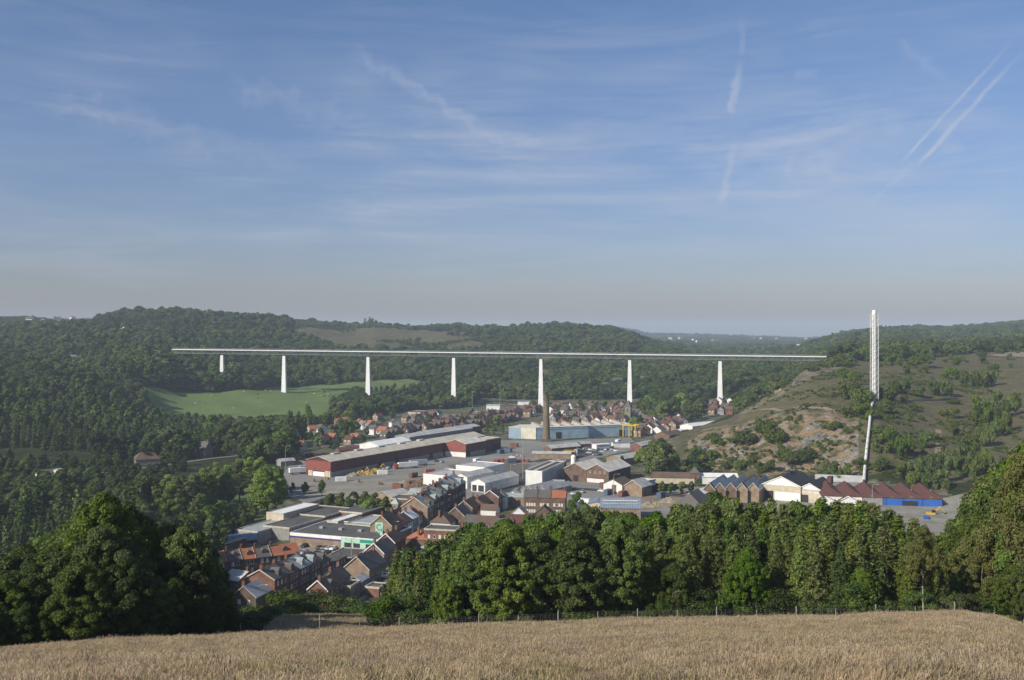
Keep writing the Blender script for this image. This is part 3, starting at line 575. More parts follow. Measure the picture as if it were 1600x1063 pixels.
# ---------------------------------------------------------------- near belts of trees
def belts():
    g = 'trees of the belt behind the meadow fence'
    sky = [(585,905),(600,880),(622,852),(650,850),(680,838),(720,822),(760,812),(800,815),(850,806),(900,797),(950,800),(1000,800),(1040,795),(1080,790),(1120,766),(1160,785),(1200,781),(1240,785),(1280,780),(1330,780),(1370,781),(1400,800),(1440,815),(1470,832),(1500,812),(1530,770),(1560,722),(1600,690),(1700,690)]
    su, sy = zip(*sky)
    def kind_at(u):
        r = random.random()
        if u < 740: return 'spruce' if r < .8 else 'larch'
        if u < 1010: return 'oak' if r < .85 else 'dark'
        if u < 1130: return 'larch' if r < .6 else 'oak'
        if u < 1500: return 'larch' if r < .62 else ('spruce' if r < .94 else 'oak')
        return 'birch' if r < .6 else 'oak'
    for row, (D0, dy, st) in enumerate([(114, 70, 36), (121, 38, 34), (130, 20, 32), (141, 2, 33), (156, -2, 36)]):
        u = 596+row*9
        while u < 1720:
            k = kind_at(u); top = np.interp(u, su, sy)+dy*(1 if k != 'larch' else .75)+random.uniform(-3, 9)
            if row == 0 and 1395 < u < 1470: top += 10
            if row == 0 and u > 1570: top -= 25
            D = D0+random.uniform(-2.5, 2.5)+(-6 if u > 1590 else 0)
            tree_px(k, u+random.uniform(-8, 8), D, top, g, {'spruce': 1.15, 'larch': 1.1, 'oak': .8, 'dark': .75, 'birch': .9}[k]*random.uniform(.9, 1.1))
            u += st*random.uniform(.7, 1.1)*(1.1 if k in ('oak', 'dark', 'birch') else .62)
    # leading trees that stand out
    for u, D, top, k, w in [(735,112,838,'oak',.9),(790,111.5,820,'oak',.95),(845,113,828,'oak',.9),(905,112,822,'oak',.95),(965,113,818,'oak',.85),(1120,150,764,'oak',.55),
                            (1052,112,880,'dark',.8),(1345,111.5,885,'oak',.9),(700,110,905,'oak',.8),(1585,104,880,'oak',.9),(1620,103,860,'oak',.9)]:
        tree_px(k, u, D, top, g, w)
    tree_px('birch', 1443, 110.5, 820, g, .75, 0, 'slender white-trunked birch standing in front of the belt by the fence')
    tree_px('birch', 1578, 111, 728, g, .68, 1); tree_px('birch', 1612, 108, 690, g, .72, 1); tree_px('birch', 1655, 112, 680, g, .8, 1)
    for k in range(26):
        u = 610+k*38+random.uniform(-10, 10); tree_px('scrub', u, 110.8+random.uniform(-.3, 1.2), YC(u)-random.uniform(22, 55), 'shrubs along the meadow fence', 1.1)
    g2 = 'dark trees of the left thicket beside the meadow'
    sky2 = [(-150,840),(-60,860),(0,866),(30,852),(70,868),(105,835),(130,800),(165,768),(200,800),(240,826),(290,815),(330,852),(365,905),(380,940)]
    su2, sy2 = zip(*sky2)
    for row, (Da, dy, st) in enumerate([(1.5, 85, 46), (8, 45, 44), (16, 18, 42), (26, 0, 42), (38, -2, 44)]):
        u = -150+row*13
        while u < (372, 330, 310, 285, 270)[row]:
            D = DC(u)+Da+random.uniform(-1.5, 1.5); top = np.interp(u, su2, sy2)+dy+random.uniform(-5, 14); top = min(top, 960)
            tree_px('dark' if random.random() < .9 else 'oak', u+random.uniform(-8, 8), D, top, g2, random.uniform(.85, 1.05)); u += st*random.uniform(.8, 1.2)
    for u, D, top in [(165,96,765),(135,100,792),(290,98,818),(235,99,818)]: tree_px('oak', u, D, top, g2, .75)
    for u, D, top in [(430,142,930),(455,138,936),(492,150,930),(520,146,935),(548,150,938),(565,140,945),(400,130,960),(585,132,950),(420,133,952),(480,136,957),(530,139,955)]:
        tree_px('scrub', u, D, top, 'shrubs below the lower meadow patch', 1.5)
    # poplars of the park left of the works
    g3 = 'poplars in the park beside the railway'
    for u, yb, top, w in [(282,812,742,1.0),(300,806,738,1.0),(320,800,735,1.05),(338,795,728,1.0),(356,790,726,1.0),(374,783,716,.95),(270,822,755,1.0),(404,800,736,1.15),(418,806,728,1.2),(430,800,735,1.1),(392,776,712,1.0),(410,768,712,1.0)]:
        x, D = G(u, yb); tree('poplar', x, D, max(6, zy(D, top)), g3, w*1.25)
    for u, yb, top in [(345,822,785),(358,815,790),(290,850,812),(305,856,815),(322,866,822),(338,858,825),(350,846,812),(366,836,808),(380,826,800),(275,842,806),(262,830,790),(330,838,808),(395,815,792)]:
        x, D = G(u, yb); tree('mid', x, D, max(4, zy(D, top)), 'small trees in the park', 1.05)
    for t in range(60):
        u, yb = random.uniform(252, 440), random.uniform(760, 870)
        if not inpoly(np.array([u]), np.array([yb]), [(250,770),(300,765),(440,760),(436,790),(395,800),(345,850),(330,868),(262,872),(245,830)])[0]: continue
        x, D = G(u, yb); k = 'poplar' if yb < 835 and random.random() < .75 else 'mid'; tree(k, x, D, random.uniform(13, 19) if k == 'poplar' else random.uniform(6, 10), g3 if k == 'poplar' else 'small trees in the park', 1.2)
    # town trees
    for t in range(200):
        u, yb = random.uniform(430, 1060), random.uniform(632, 712)
        ok = inpoly(np.array([u]), np.array([yb]), [(425,690),(520,662),(600,650),(640,645),(640,662),(590,690),(560,700),(480,722),(425,730)])[0] or inpoly(np.array([u]), np.array([yb]), [(862,640),(1000,632),(1090,625),(1090,668),(1000,676),(985,662),(862,664)])[0] or inpoly(np.array([u]), np.array([yb]), [(640,664),(860,634),(860,644),(790,668),(640,684)])[0] and random.random() < .5
        if ok: x, D = G(u, yb); tree('mid', x, D, random.uniform(5, 11), 'trees among the streets and works', 1.0)
    g4 = 'trees among the streets and works'
    for u, yb, top, k, w in [(517,807,772,'mid',1),(535,806,770,'mid',1),(552,806,768,'mid',1),(570,806,768,'mid',1),(588,808,770,'mid',1),(603,812,776,'mid',.9),(502,806,781,'mid',.9),(545,812,780,'mid',.9),(575,814,782,'mid',.9),
                             (476,772,753,'mid',.9),(503,775,750,'mid',.8),(457,770,754,'mid',.8),(612,822,795,'mid',.7),
                             (1008,740,700,'mid',1),(1024,745,688,'mid',1.1),(1040,742,692,'mid',1),(1052,744,706,'mid',.9),(1000,728,708,'mid',.9),(1016,728,690,'mid',1),(1034,730,685,'mid',1),(1058,738,712,'poplar',.9),(985,722,708,'mid',.9),(972,730,712,'mid',.8),
                             (1035,772,752,'mid',1),(1050,774,754,'mid',1),(1066,771,753,'mid',1),(1080,768,752,'mid',1),(1090,760,748,'mid',1),(905,812,770,'mid',.9),(915,822,790,'mid',.9),(895,808,785,'mid',.7),
                             (452,688,640,'poplar',.7),(467,686,642,'poplar',.7),(481,672,630,'poplar',.7),(540,688,656,'mid',1),(548,686,655,'mid',1),(532,690,665,'mid',.9),(430,694,668,'mid',1),(415,696,670,'mid',1),(500,690,668,'mid',.9),
                             (990,672,652,'mid',1),(1000,668,648,'mid',1),(1000,650,622,'mid',1),(1010,652,624,'mid',1),(1024,656,630,'mid',1),(1038,660,628,'mid',1),(1052,658,620,'mid',1),(1066,652,616,'mid',1),(1080,660,628,'mid',1),(1092,656,625,'mid',1),(1012,640,618,'mid',1),(1035,645,620,'mid',1),(1100,645,618,'mid',1),
                             (772,680,668,'mid',.9),(760,680,668,'mid',.9),(785,678,662,'poplar',1.2),(750,678,669,'mid',.9),(770,672,660,'poplar',1.2)]:
        x, D = G(u, yb); tree(k, x, D, max(4, zy(D, top)), g4, w)
belts()
def hit_(u, y, D0):
    Ds = np.exp(np.linspace(math.log(D0), math.log(7500), 2000)); X = (u-UC)/F*Ds; yy = HY+F*(CZ-h(X, Ds))/Ds; ok = np.where(yy <= y)[0]; D = Ds[ok[0]] if len(ok) else 2400.
    return ((u-UC)/F*D, D)
def heath_bushes():
    g = 'bushes scattered on the heath slope'
    L0 = [(1210,585,16,14),(1397,573,26,20),(1440,575,34,24),(1484,592,26,20),(1520,606,60,30),(1540,603,46,26),(1465,618,50,26),(1440,622,30,18),(1405,615,36,26),(1382,625,30,28),
          (1322,592,22,20),(1335,600,22,20),(1312,610,20,18),(1330,625,34,30),(1350,630,34,30),(1328,650,26,30),(1352,655,28,26),(1384,645,28,22),(1427,641,16,14),(1400,652,10,8),(1437,656,14,8),(1483,652,24,22),(1488,632,20,10),
          (1378,678,26,18),(1395,700,44,34),(1410,712,40,34),(1378,712,30,30),(1441,696,26,22),(1453,690,22,18),(1495,686,20,20),(1510,700,26,24),(1530,650,44,34),(1553,640,40,30),(1575,650,44,34),(1540,668,44,34),(1560,680,44,36),(1535,697,44,30),
          (1505,720,50,34),(1470,735,50,34),(1440,745,50,36),(1500,750,60,40),(1460,765,50,32),(1420,755,40,30),(1530,740,50,40),(1375,735,30,24),(1300,745,36,26),(1320,755,36,26),(1280,748,30,22),(1345,740,22,20),
          (1168,692,34,24),(1150,700,24,20),(1190,680,40,30),(1213,690,34,28),(1225,720,40,24),(1165,728,40,20),(1120,700,20,16),(1118,692,18,18),(1200,735,40,20),(1245,735,34,22),(1290,672,20,14),(1305,680,20,14),(1260,720,30,20),(1140,735,30,18),(1100,735,30,22),(1085,742,26,20),(1110,720,26,18),(1090,715,22,16),
          (1270,580,26,10),(1290,575,26,12),(1310,568,26,14),(1240,592,22,12),(1215,605,24,16),(1190,615,24,16),(1165,632,24,16),(1150,642,24,16)]
    pts = []
    for u, yb, w, hh in L0:
        Ds = np.linspace(500, 1300, 401); Xs = (u-UC)/F*Ds; zz = h(Xs, Ds); yy = HY+F*(CZ-zz)/Ds
        ok = np.where(yy <= yb)[0]
        if len(ok) == 0: continue
        D = Ds[ok[0]]; m = max(1, int(w/24+.5))
        for q in range(m): pts.append((u+(q-(m-1)/2)*w/m*.8, D+random.uniform(-6, 6), hh*.85*D/F, w/m*D/F/6.6*1.15))
    for u, D, hh, w in pts:
        x, y = at(u, D); o = tree('bush', x, y, hh, g); s = hh/4; o.scale = (w, w, s)
    for q in (-9, 0, 8, 15): x, y = hit_(577, 509, 1500); tree('poplar', x+q, y+q*.3, 30-abs(q)*.5, 'tall poplars on the far ridge', .8)
    for t in range(900):
        if len(pts) > 296: break
        u = random.uniform(1290, 1680); D = random.uniform(880, 1260) if random.random() < .8 else random.uniform(560, 900)
        if len(pts) % 2 == 0: u, D = random.uniform(1150, 1330), random.uniform(800, 1030)
        if not inpoly(np.array([u]), np.array([D]), HEATH)[0]: continue
        if u < 1330 and D < 880+ (u-1150)*.35: continue
        if 1210 < u < 1300 and D > 880: continue
        if D < 920 and u > 1330 and random.random() < .5: continue
        if D > 900 and noise2(u*1.0, D*1.0, 60, 3) < -.25: continue
        x, y = at(u, D); hh = random.uniform(3, 8); pts.append(1); o = tree('bush', x, y, hh, g); w = hh/4*random.uniform(.7, 1); o.scale = (w, w, hh/4)
    # low scrub on the quarry face
    n = 12000; u = RNG.uniform(1065, 1600, n); D = RNG.uniform(520, 900, n); X = (u-UC)/F*D; ok = inpoly(u, D, HEATH) & ((noise2(X, D, 11, 6)+RNG.normal(0, .25, n) > .2) | (noise2(X, D, 40, 9) > .55)) & ((D < 690) | (noise2(X, D, 35, 2) > .15) | ((u < 1310) & (D > 820)))
    X, D = X[ok], D[ok]; s = RNG.uniform(.16, .6, len(X))**1.2; pts = np.stack([X, D, h(X, D)-.1], 1)
    scatter('low_scrub', [proto_obj('bush', a) for a in range(4)], pts, RNG.random(len(X))*6.28, np.stack([s, s, s*.9], 1), RNG.integers(0, 4, len(X)), 'low green scrub growing over the quarry face')
heath_bushes()
# ---------------------------------------------------------------- dry grass
def grass_proto(n, hh, rad, name, m):
    V, Q, T = [], [], []
    for k in range(n):
        a = random.uniform(0, 6.28); r = rad*random.random()**.5; x, y = math.cos(a)*r, math.sin(a)*r; H = hh*random.uniform(.7, 1.1); b = random.uniform(0, 6.28); w = .007*random.uniform(.7, 1.8)
        ln_ = random.uniform(.15, .8); lx, ly = math.cos(b)*H*ln_, math.sin(b)*H*ln_; px, py = -math.sin(b)*w, math.cos(b)*w; i = len(V)
        V += [(x-px, y-py, -.05), (x+px, y+py, -.05), (x+px*.8+lx*.4, y+py*.8+ly*.4, H*.6), (x-px*.8+lx*.4, y-py*.8+ly*.4, H*.6), (x+lx+px*.7, y+ly+py*.7, H), (x+lx-px*.7, y+ly-py*.7, H)]
        Q += [(i, i+1, i+2, i+3), (i+3, i+2, i+4, i+5)]; t = random.gauss(.5, .25); T += [t, t+.1]
    me = bpy.data.meshes.new(name); me.from_pydata(V, [], Q); a = me.attributes.new('tint', 'FLOAT', 'FACE'); a.data.foreach_set('value', np.clip(T, 0, 1)); me.materials.append(m); me.update()
    return bpy.data.objects.new(name, me)
def grass():
    mg = leafmat('dry_grass', (.42, .33, .195), (.53, .42, .26), transl=.5); mg2 = leafmat('greener_grass', (.29, .245, .125), (.39, .32, .175), transl=.35)
    pr = [grass_proto(230, .17, .75, 'dry_grass', mg) for _ in range(4)]+[grass_proto(230, .17, .75, 'dry_grass', mg2) for _ in range(2)]
    n = 80000; D = 17+113*RNG.random(n)**.62; u = RNG.uniform(-110, 1710, n); X = (u-UC)/F*D
    ok = (D < DC(u)+1.8) | ((np.abs(u-500) < 92) & (D < 130)); X, D = X[ok], D[ok]; z = h(X, D)
    nz = noise2(X, D, 5.5, 1)+.6*noise2(X, D, 1.9, 4); s = np.clip(.85+.25*nz+RNG.normal(0, .15, len(X)), .45, 1.6)
    idx = np.where(noise2(X, D, 9, 7)+RNG.normal(0, .35, len(X)) > .62, RNG.integers(4, 6, len(X)), RNG.integers(0, 4, len(X)))
    w = s*(1+.35*(D > 60)); scatter('meadow_grass', pr, np.stack([X, D, z], 1), RNG.random(len(X))*6.28, np.stack([w, w, s], 1), idx, 'tall dry straw coloured grass of the meadow', tilt=.12)
grass()
# ---------------------------------------------------------------- building kit
BRK = {'red': brick('brick_red', (.26, .11, .075), (.19, .085, .06), (.25, .22, .19)), 'brown': brick('brick_brown', (.20, .125, .085), (.15, .095, .07), (.22, .2, .17)),
 'dark': brick('brick_dark', (.17, .105, .08), (.12, .085, .065), (.17, .15, .13)), 'tan': brick('brick_tan', (.34, .25, .17), (.28, .20, .14), (.3, .27, .22)),
 'grey': mat('wall_render_grey', (.28, .27, .26), .9), 'cream': mat('wall_cream', (.55, .48, .36), .85), 'white': mat('wall_white', (.72, .71, .68), .8, (.58, .57, .54), .3),
 'stone': mat('wall_stone', (.26, .23, .18), .95, (.16, .15, .12), .7), 'blue': clad('clad_blue', (.035, .13, .46), 1.0, .18), 'pale_blue': clad('clad_pale_blue', (.30, .42, .50), 2.0, .1, 1),
 'maroon': clad('clad_maroon', (.15, .045, .045), 1.2, .2, 1, col2=(.10, .035, .04)), 'redclad': clad('clad_red', (.26, .075, .06), 1.2, .12, 0, col2=(.18, .06, .05)), 'conc': mat('concrete', (.34, .33, .31), .9, (.24, .24, .23), .4)}
ROOF = {'slate': clad('roof_slate', (.095, .090, .088), .5, .12, 0, .8, (.135, .12, .105)), 'brown': clad('roof_brown_tiles', (.14, .095, .07), .5, .12, 0, .8), 'orange': clad('roof_orange_tiles', (.37, .135, .07), .5, .12, 0, .8, (.24, .10, .06)),
 'flat': mat('roof_felt', (.115, .11, .10), .9, (.075, .075, .075), .15), 'metal': clad('roof_sheet_grey', (.52, .51, .48), 1.1, .12, 1, .6, (.33, .33, .32)), 'light': clad('roof_sheet_light', (.74, .70, .61), 1.1, .1, 1, .6, (.52, .48, .41)),
 'white': mat('roof_white', (.82, .81, .78), .6, (.66, .66, .64), .2), 'beige': clad('roof_sheet_beige', (.60, .55, .43), 1.1, .1, 1, .6, (.42, .39, .30)), 'redbrown': clad('roof_red_brown', (.13, .055, .042), .7, .14, 0, .8, (.09, .042, .035)),
 'black': clad('roof_black_sheet', (.038, .036, .038), 1.0, .1, 1, .65), 'blue': clad('roof_blue_grey', (.22, .27, .33), 1.2, .2, 0, .5), 'pale': mat('roof_zinc', (.36, .40, .38), .6, (.26, .29, .28), .4)}
M_GLASS = mat('window_glass', (.02, .025, .03), .15, (.05, .055, .06), 1.5, spec=.6); M_FRAME = mat('window_frame', (.62, .60, .56), .7); M_DOOR = mat('door_dark', (.03, .03, .035), .6)
M_STONE = mat('trim_stone', (.50, .46, .38), .85); M_WHITE = mat('white_paint', (.80, .79, .76), .55, (.66, .65, .62), .4); M_STEEL = mat('galvanised', (.42, .43, .43), .5, metal=.4)
WC = {}
def win_mesh(w, hh, sub=True):
    k = (round(w, 1), round(hh, 1))
    if k not in WC:
        f = MB().box(-w/2-.1, w/2+.1, -.05, 0, 0, .14).box(-w/2, w/2, -.05, 0, hh-.12, hh).box(-w/2, -w/2+.12, -.05, 0, .14, hh-.12).box(w/2-.12, w/2, -.05, 0, .14, hh-.12).build('window', M_FRAME)
        p = MB().box(-w/2+.12, w/2-.12, -.025, .0, .14, hh-.12).build('pane', M_GLASS, f); bpy.data.objects.remove(p, do_unlink=False) if False else None
        WC[k] = (f.data, p.data); bpy.data.objects.remove(p); bpy.data.objects.remove(f)
    return WC[k]
def windows(par, face, W_, L_, n, rows, w=1.1, hh=1.5, z0=1.1, dz=3.0, a=None, b=None, lit=0, panes=True):
    fm, pm = win_mesh(w, hh)
    ln = W_ if face in ('front', 'back') else L_; a = .9 if a is None else a; b = ln-.9 if b is None else b
    for r in range(rows):
        for i in range(n):
            t = a+(b-a)*(i+.5)/n; o = bpy.data.objects.new('window', fm); COL.objects.link(o); o.parent = par
            if face == 'front': o.location = (-W_+t, -.004, z0+dz*r)
            elif face == 'right': o.location = (.004, t, z0+dz*r); o.rotation_euler = (0, 0, R(90))
            elif face == 'left': o.location = (-W_-.004, t, z0+dz*r); o.rotation_euler = (0, 0, R(-90))
            if panes:
                p = bpy.data.objects.new('pane', pm); COL.objects.link(p); p.parent = o
                if random.random() < lit: p.data = CURT(w, hh)
CC = {}
def CURT(w, hh):
    k = (w, hh)
    if k not in CC:
        o = MB().box(-w/2+.12, w/2-.12, -.025, .0, .14, hh-.12).build('pane', mat('lace_curtain', (.70, .66, .56), .9)); CC[k] = o.data; bpy.data.objects.remove(o)
    return CC[k]
def panel(par, name, m, face, W_, x0, x1, z0, z1, d=.06):
    b = MB()
    if face == 'front': b.box(x0-W_, x1-W_, -d, .0, z0, z1)
    elif face == 'right': b.box(.0, d, x0, x1, z0, z1)
    else: b.box(-W_-d, -W_, x0, x1, z0, z1)
    return b.build(name, m, par)
def roofmesh(W_, L_, He, Hr, ridge, ov=.35, th=.22, hip=0, hipb=0):
    """local footprint x in [-W,0], y in [0,L]"""
    b = MB()
    if ridge == 'y':
        s = (Hr-He)/(W_/2); z0 = He-ov*s; x0, x1, xm = -W_-ov, ov, -W_/2; y0, y1 = -ov, L_+ov; ya, yb = (y0+hip, y1-hipb)
        v = [(x0,y0,z0),(x1,y0,z0),(x1,y1,z0),(x0,y1,z0),(xm,ya,Hr),(xm,yb,Hr)]
        v += [(a, c, d+th) for a, c, d in v]
        f = [(7,8,11,10),(6,10,11,9),(1,4,5,2),(0,3,5,4),(0,1,7,6),(1,2,8,7),(2,3,9,8),(3,0,6,9)]
        if hip: f += [(6,7,10),(0,4,1)]
        else: f += [(6,7,10),(0,4,1)] if False else [(0,4,10,6),(4,1,7,10)]
        if hipb: f += [(9,11,8),(3,2,5)]
        else: f += [(3,9,11,5),(5,11,8,2)]
        f = [q for q in f if q not in ((0,1,7,6),(2,3,9,8))]+([(0,1,7,6)] if hip else [])+([(2,3,9,8)] if hipb else [])
        return b.add(v, f)
    s = (Hr-He)/(L_/2); z0 = He-ov*s; y0, y1, ym = -ov, L_+ov, L_/2; x0, x1 = -W_-ov, ov; xa, xb = x0+hip, x1-hipb
    v = [(x0,y0,z0),(x1,y0,z0),(x1,y1,z0),(x0,y1,z0),(xa,ym,Hr),(xb,ym,Hr)]; v += [(a, c, d+th) for a, c, d in v]
    f = [(6,7,11,10),(9,10,11,8),(0,4,5,1),(3,2,5,4),(0,1,7,6),(2,3,9,8)]
    f += [(9,6,10),(3,4,0),(3,0,6,9)] if hip else [(0,6,10,4),(4,10,9,3)]
    f += [(7,8,11),(1,5,2),(1,2,8,7)] if hipb else [(1,5,11,7),(5,2,8,11)]
    return b.add(v, f)
def wallmesh(W_, L_, He, Hr, ridge, hip=0, hipb=0, z0=-.6):
    b = MB(); g0 = not hip; g1 = not hipb
    if Hr <= He: return b.box(-W_, 0, 0, L_, z0, He)
    if ridge == 'y':
        v = [(-W_,0,z0),(0,0,z0),(0,L_,z0),(-W_,L_,z0),(-W_,0,He),(0,0,He),(0,L_,He),(-W_,L_,He),(-W_/2,0,Hr),(-W_/2,L_,Hr)]
        f = [(1,2,6,5),(3,0,4,7),(0,3,2,1)]; f += [(0,1,5,8,4)] if g0 else [(0,1,5,4)]; f += [(2,3,7,9,6)] if g1 else [(2,3,7,6)]
    else:
        v = [(-W_,0,z0),(0,0,z0),(0,L_,z0),(-W_,L_,z0),(-W_,0,He),(0,0,He),(0,L_,He),(-W_,L_,He),(-W_,L_/2,Hr),(0,L_/2,Hr)]
        f = [(0,1,5,4),(2,3,7,6),(0,3,2,1)]; f += [(3,0,4,8,7)] if g0 else [(3,0,4,7)]; f += [(1,2,6,9,5)] if g1 else [(1,2,6,5)]
    used = sorted({i for q in f for i in q}); mp = {a: i for i, a in enumerate(used)}
    return b.add([v[i] for i in used], [tuple(mp[i] for i in q) for q in f])
FOOT = []
def bld(name, label, cat, corner, th, W_, L_, He, Hr, wall, roof, ridge='y', hip=0, hipb=0, group=None, z=0.0, chim=0, ov=.35, verge=None):
    FOOT.append((corner, R(th), W_, L_))
    e = empty(name, (corner[0], corner[1], z), -R(th), label, cat, group)
    wallmesh(W_, L_, He, Hr, ridge, hip, hipb).build('wall', BRK[wall] if isinstance(wall, str) else wall, e)
    rm = ROOF[roof] if isinstance(roof, str) else roof
    if Hr <= He:
        r = MB().box(-W_+.35, -.35, .35, L_-.35, He-.02, He+.06).build('roof', rm, e)
        MB().box(-W_-.08, .08, -.08, .3, He-.3, He+.35).box(-W_-.08, .08, L_-.3, L_+.08, He-.3, He+.35).box(-W_-.08, -W_+.3, .3, L_-.3, He-.3, He+.35).box(-.3, .08, .3, L_-.3, He-.3, He+.35).build('parapet', verge or M_STONE, e)
    else:
        r = roofmesh(W_, L_, He, Hr, ridge, ov, .22, hip, hipb).build('roof', rm, e)
        if verge and ridge == 'y' and not hip:
            s = (Hr-He)/(W_/2); b = MB()
            for sg in (-1, 1):
                x1 = -W_/2+sg*(W_/2+ov); z1 = He-ov*s
                b.add([(-W_/2, -ov-.12, Hr), (x1, -ov-.12, z1), (x1, -ov-.12, z1+.42), (-W_/2, -ov-.12, Hr+.42), (-W_/2, -ov-.02, Hr), (x1, -ov-.02, z1), (x1, -ov-.02, z1+.42), (-W_/2, -ov-.02, Hr+.42)], [(0,1,2,3),(4,7,6,5),(0,4,5,1),(3,2,6,7),(1,5,6,2),(0,3,7,4)])
            b.build('verge_board', verge, e)
    for k in range(chim):
        if ridge == 'y': cx, cy = -W_/2+random.uniform(-.6, .6), (.6 if k == 0 else L_-.9)
        else: cx, cy = (-.7 if k == 0 else -W_+.8), L_/2+random.uniform(-.5, .5)
        zt = max(He, Hr)
        MB().box(cx-.45, cx+.45, cy-.35, cy+.35, zt-1.2, zt+1.3).box(cx-.52, cx+.52, cy-.42, cy+.42, zt+1.3, zt+1.45).tube((cx-.2, cy, zt+1.45), (cx-.2, cy, zt+1.85), .13, .1, 6).tube((cx+.22, cy, zt+1.45), (cx+.22, cy, zt+1.8), .13, .1, 6).build('chimney', BRK['red'], r)
    return e, r
def dormer(r, x, y, z, w=1.5, d=2.2, hh=1.6, face='right', rm='slate'):
    b = MB(); 
    if face == 'right': b.add([(x-d,y-w/2,z),(x,y-w/2,z),(x,y+w/2,z),(x-d,y+w/2,z),(x-d,y-w/2,z+hh),(x,y-w/2,z+hh),(x,y+w/2,z+hh),(x-d,y+w/2,z+hh),(x-d,y,z+hh+.8),(x,y,z+hh+.8)], [(0,1,5,4),(2,3,7,6),(1,2,6,9,5),(4,5,9,8),(9,6,7,8)])
    else: b.add([(x-w/2,y+d,z),(x-w/2,y,z),(x+w/2,y,z),(x+w/2,y+d,z),(x-w/2,y+d,z+hh),(x-w/2,y,z+hh),(x+w/2,y,z+hh),(x+w/2,y+d,z+hh),(x,y+d,z+hh+.8),(x,y,z+hh+.8)], [(0,1,5,4),(2,3,7,6),(1,2,6,9,5),(4,5,9,8),(9,6,7,8)])
    o = b.build('dormer', ROOF[rm], r)
    return o
def loc2w(corner, th, x, y):
    t = R(th); return (corner[0]+x*math.cos(t)+y*math.sin(t), corner[1]-x*math.sin(t)+y*math.cos(t))
def poly_sheet(name, pts, m, z=.05, label=None):
    me = bpy.data.meshes.new(name); bm = bmesh.new(); vs = [bm.verts.new((x, y, z)) for x, y in pts]; f = bm.faces.new(vs); bmesh.ops.triangulate(bm, faces=[f]); bm.normal_update()
    for q in bm.faces:
        if q.normal.z < 0: q.normal_flip()
    bm.to_mesh(me); bm.free(); me.materials.append(m); o = bpy.data.objects.new(name, me); COL.objects.link(o); o['kind'] = 'structure'
    return o
def road(name, pts, w, m, z=.06, drape=False):
    V = []; Fq = []; P_ = [Vector(p) for p in pts]
    if drape:
        Q = []
        for a, b in zip(P_, P_[1:]):
            n = max(1, int((b-a).length/8)); Q += [a.lerp(b, i/n) for i in range(n)]
        P_ = Q+[P_[-1]]
    for i, p in enumerate(P_):
        d = (P_[min(i+1, len(P_)-1)]-P_[max(i-1, 0)]).normalized(); n = Vector((d.y, -d.x))*w/2
        for q in (p-n, p+n): V.append((q.x, q.y, (hz1(q.x, q.y)+.25 if drape else z)))
    for i in range(len(P_)-1): Fq.append((2*i, 2*i+1, 2*i+3, 2*i+2))
    return sheet(name, np.array(V), np.array(Fq), m)
def hit(u, y, D0=200, D1=7500):
    Ds = np.exp(np.linspace(math.log(D0), math.log(D1), 3000)); X = (u-UC)/F*Ds; yy = HY+F*(CZ-h(X, Ds))/Ds; ok = np.where(yy <= y)[0]
    D = Ds[ok[0]] if len(ok) else 3000.0; return ((u-UC)/F*D, D)
# ---------------------------------------------------------------- roads, yards
M_ASPH = mat('asphalt', (.065, .065, .065), .9, (.045, .045, .047), .2, bump=.1); M_YARD = mat('yard_concrete', (.25, .24, .215), .95, (.17, .165, .15), .035, det=9); M_GRAV = mat('gravel_yard', (.30, .27, .22), .95, (.18, .165, .14), .06, det=9)
M_DIRT = mat('bare_earth', (.26, .20, .14), .95, (.17, .14, .10), .08, det=8); M_GRS = mat('mown_grass', (.10, .15, .05), .95, (.075, .11, .035), .05); M_PAVE = mat('paving', (.24, .23, .215), .9, (.18, .175, .165), .3)
def gp(L_): return [G(u, y) for u, y in L_]
poly_sheet('yard', gp([(440,745),(452,775),(505,800),(560,797),(640,800),(742,800),(805,748),(905,722),(1000,700),(985,684),(860,689),(790,688),(700,690),(520,728),(455,722)]), M_YARD, .03)
poly_sheet('gravel_yard', gp([(470,752),(520,755),(620,745),(700,740),(690,752),(640,770),(560,782),(480,776)]), M_GRAV, .07)
poly_sheet('earth_yard', gp([(700,727),(775,722),(830,726),(812,742),(775,757),(720,745)]), mat('oiled_earth', (.15, .13, .105), .95, (.10, .09, .075), .05, det=9), .07)
poly_sheet('yard', gp([(828,812),(900,820),(1010,815),(1110,800),(1130,775),(1090,760),(1000,775),(930,742),(880,752),(840,780)]), M_YARD, .03)
poly_sheet('earth_yard', gp([(1002,797),(1002,776),(1050,771),(1100,764),(1096,780),(1060,792)]), M_DIRT, .07)
strip_sheet('gravel_yard', [(1175,470),(1200,505),(1340,485),(1475,490),(1545,505),(1548,410),(1440,375),(1180,400)], mat('pale_gravel', (.30, .28, .235), .95, (.17, .165, .13), .12, det=9), .3)
poly_sheet('sports_field', gp([(690,642),(735,645),(860,636),(850,627.5),(745,628.5),(700,634)]), M_GRS, .05)
poly_sheet('car_park', gp([(450,860),(462,850),(540,856),(560,866),(520,892),(455,884)]), M_PAVE, .05)
poly_sheet('lawn', gp([(255,830),(300,870),(350,845),(420,812),(440,780),(390,770),(300,790)]), M_GRS, .04)
poly_sheet('lawn', gp([(470,690),(560,700),(585,692),(560,680),(480,676)]), M_GRS, .04)
STR = [(-66, 262), (-58, 300), (-47, 348), (-36.5, 400), (-27, 437), (-14.5, 490), (-3, 545), (10, 600), (38, 668), (70, 730), (120, 800), (150, 870)]
road('street', STR, 9.5, M_ASPH, .09)
road('pavement', [(x-6.1, y) for x, y in STR[:7]], 2.2, M_PAVE, .16); road('pavement', [(x+6.1, y) for x, y in STR[:7]], 2.2, M_PAVE, .16)
road('street', [(-3, 545), (40, 540), (85, 520), (140, 490)], 7.5, M_ASPH, .095)
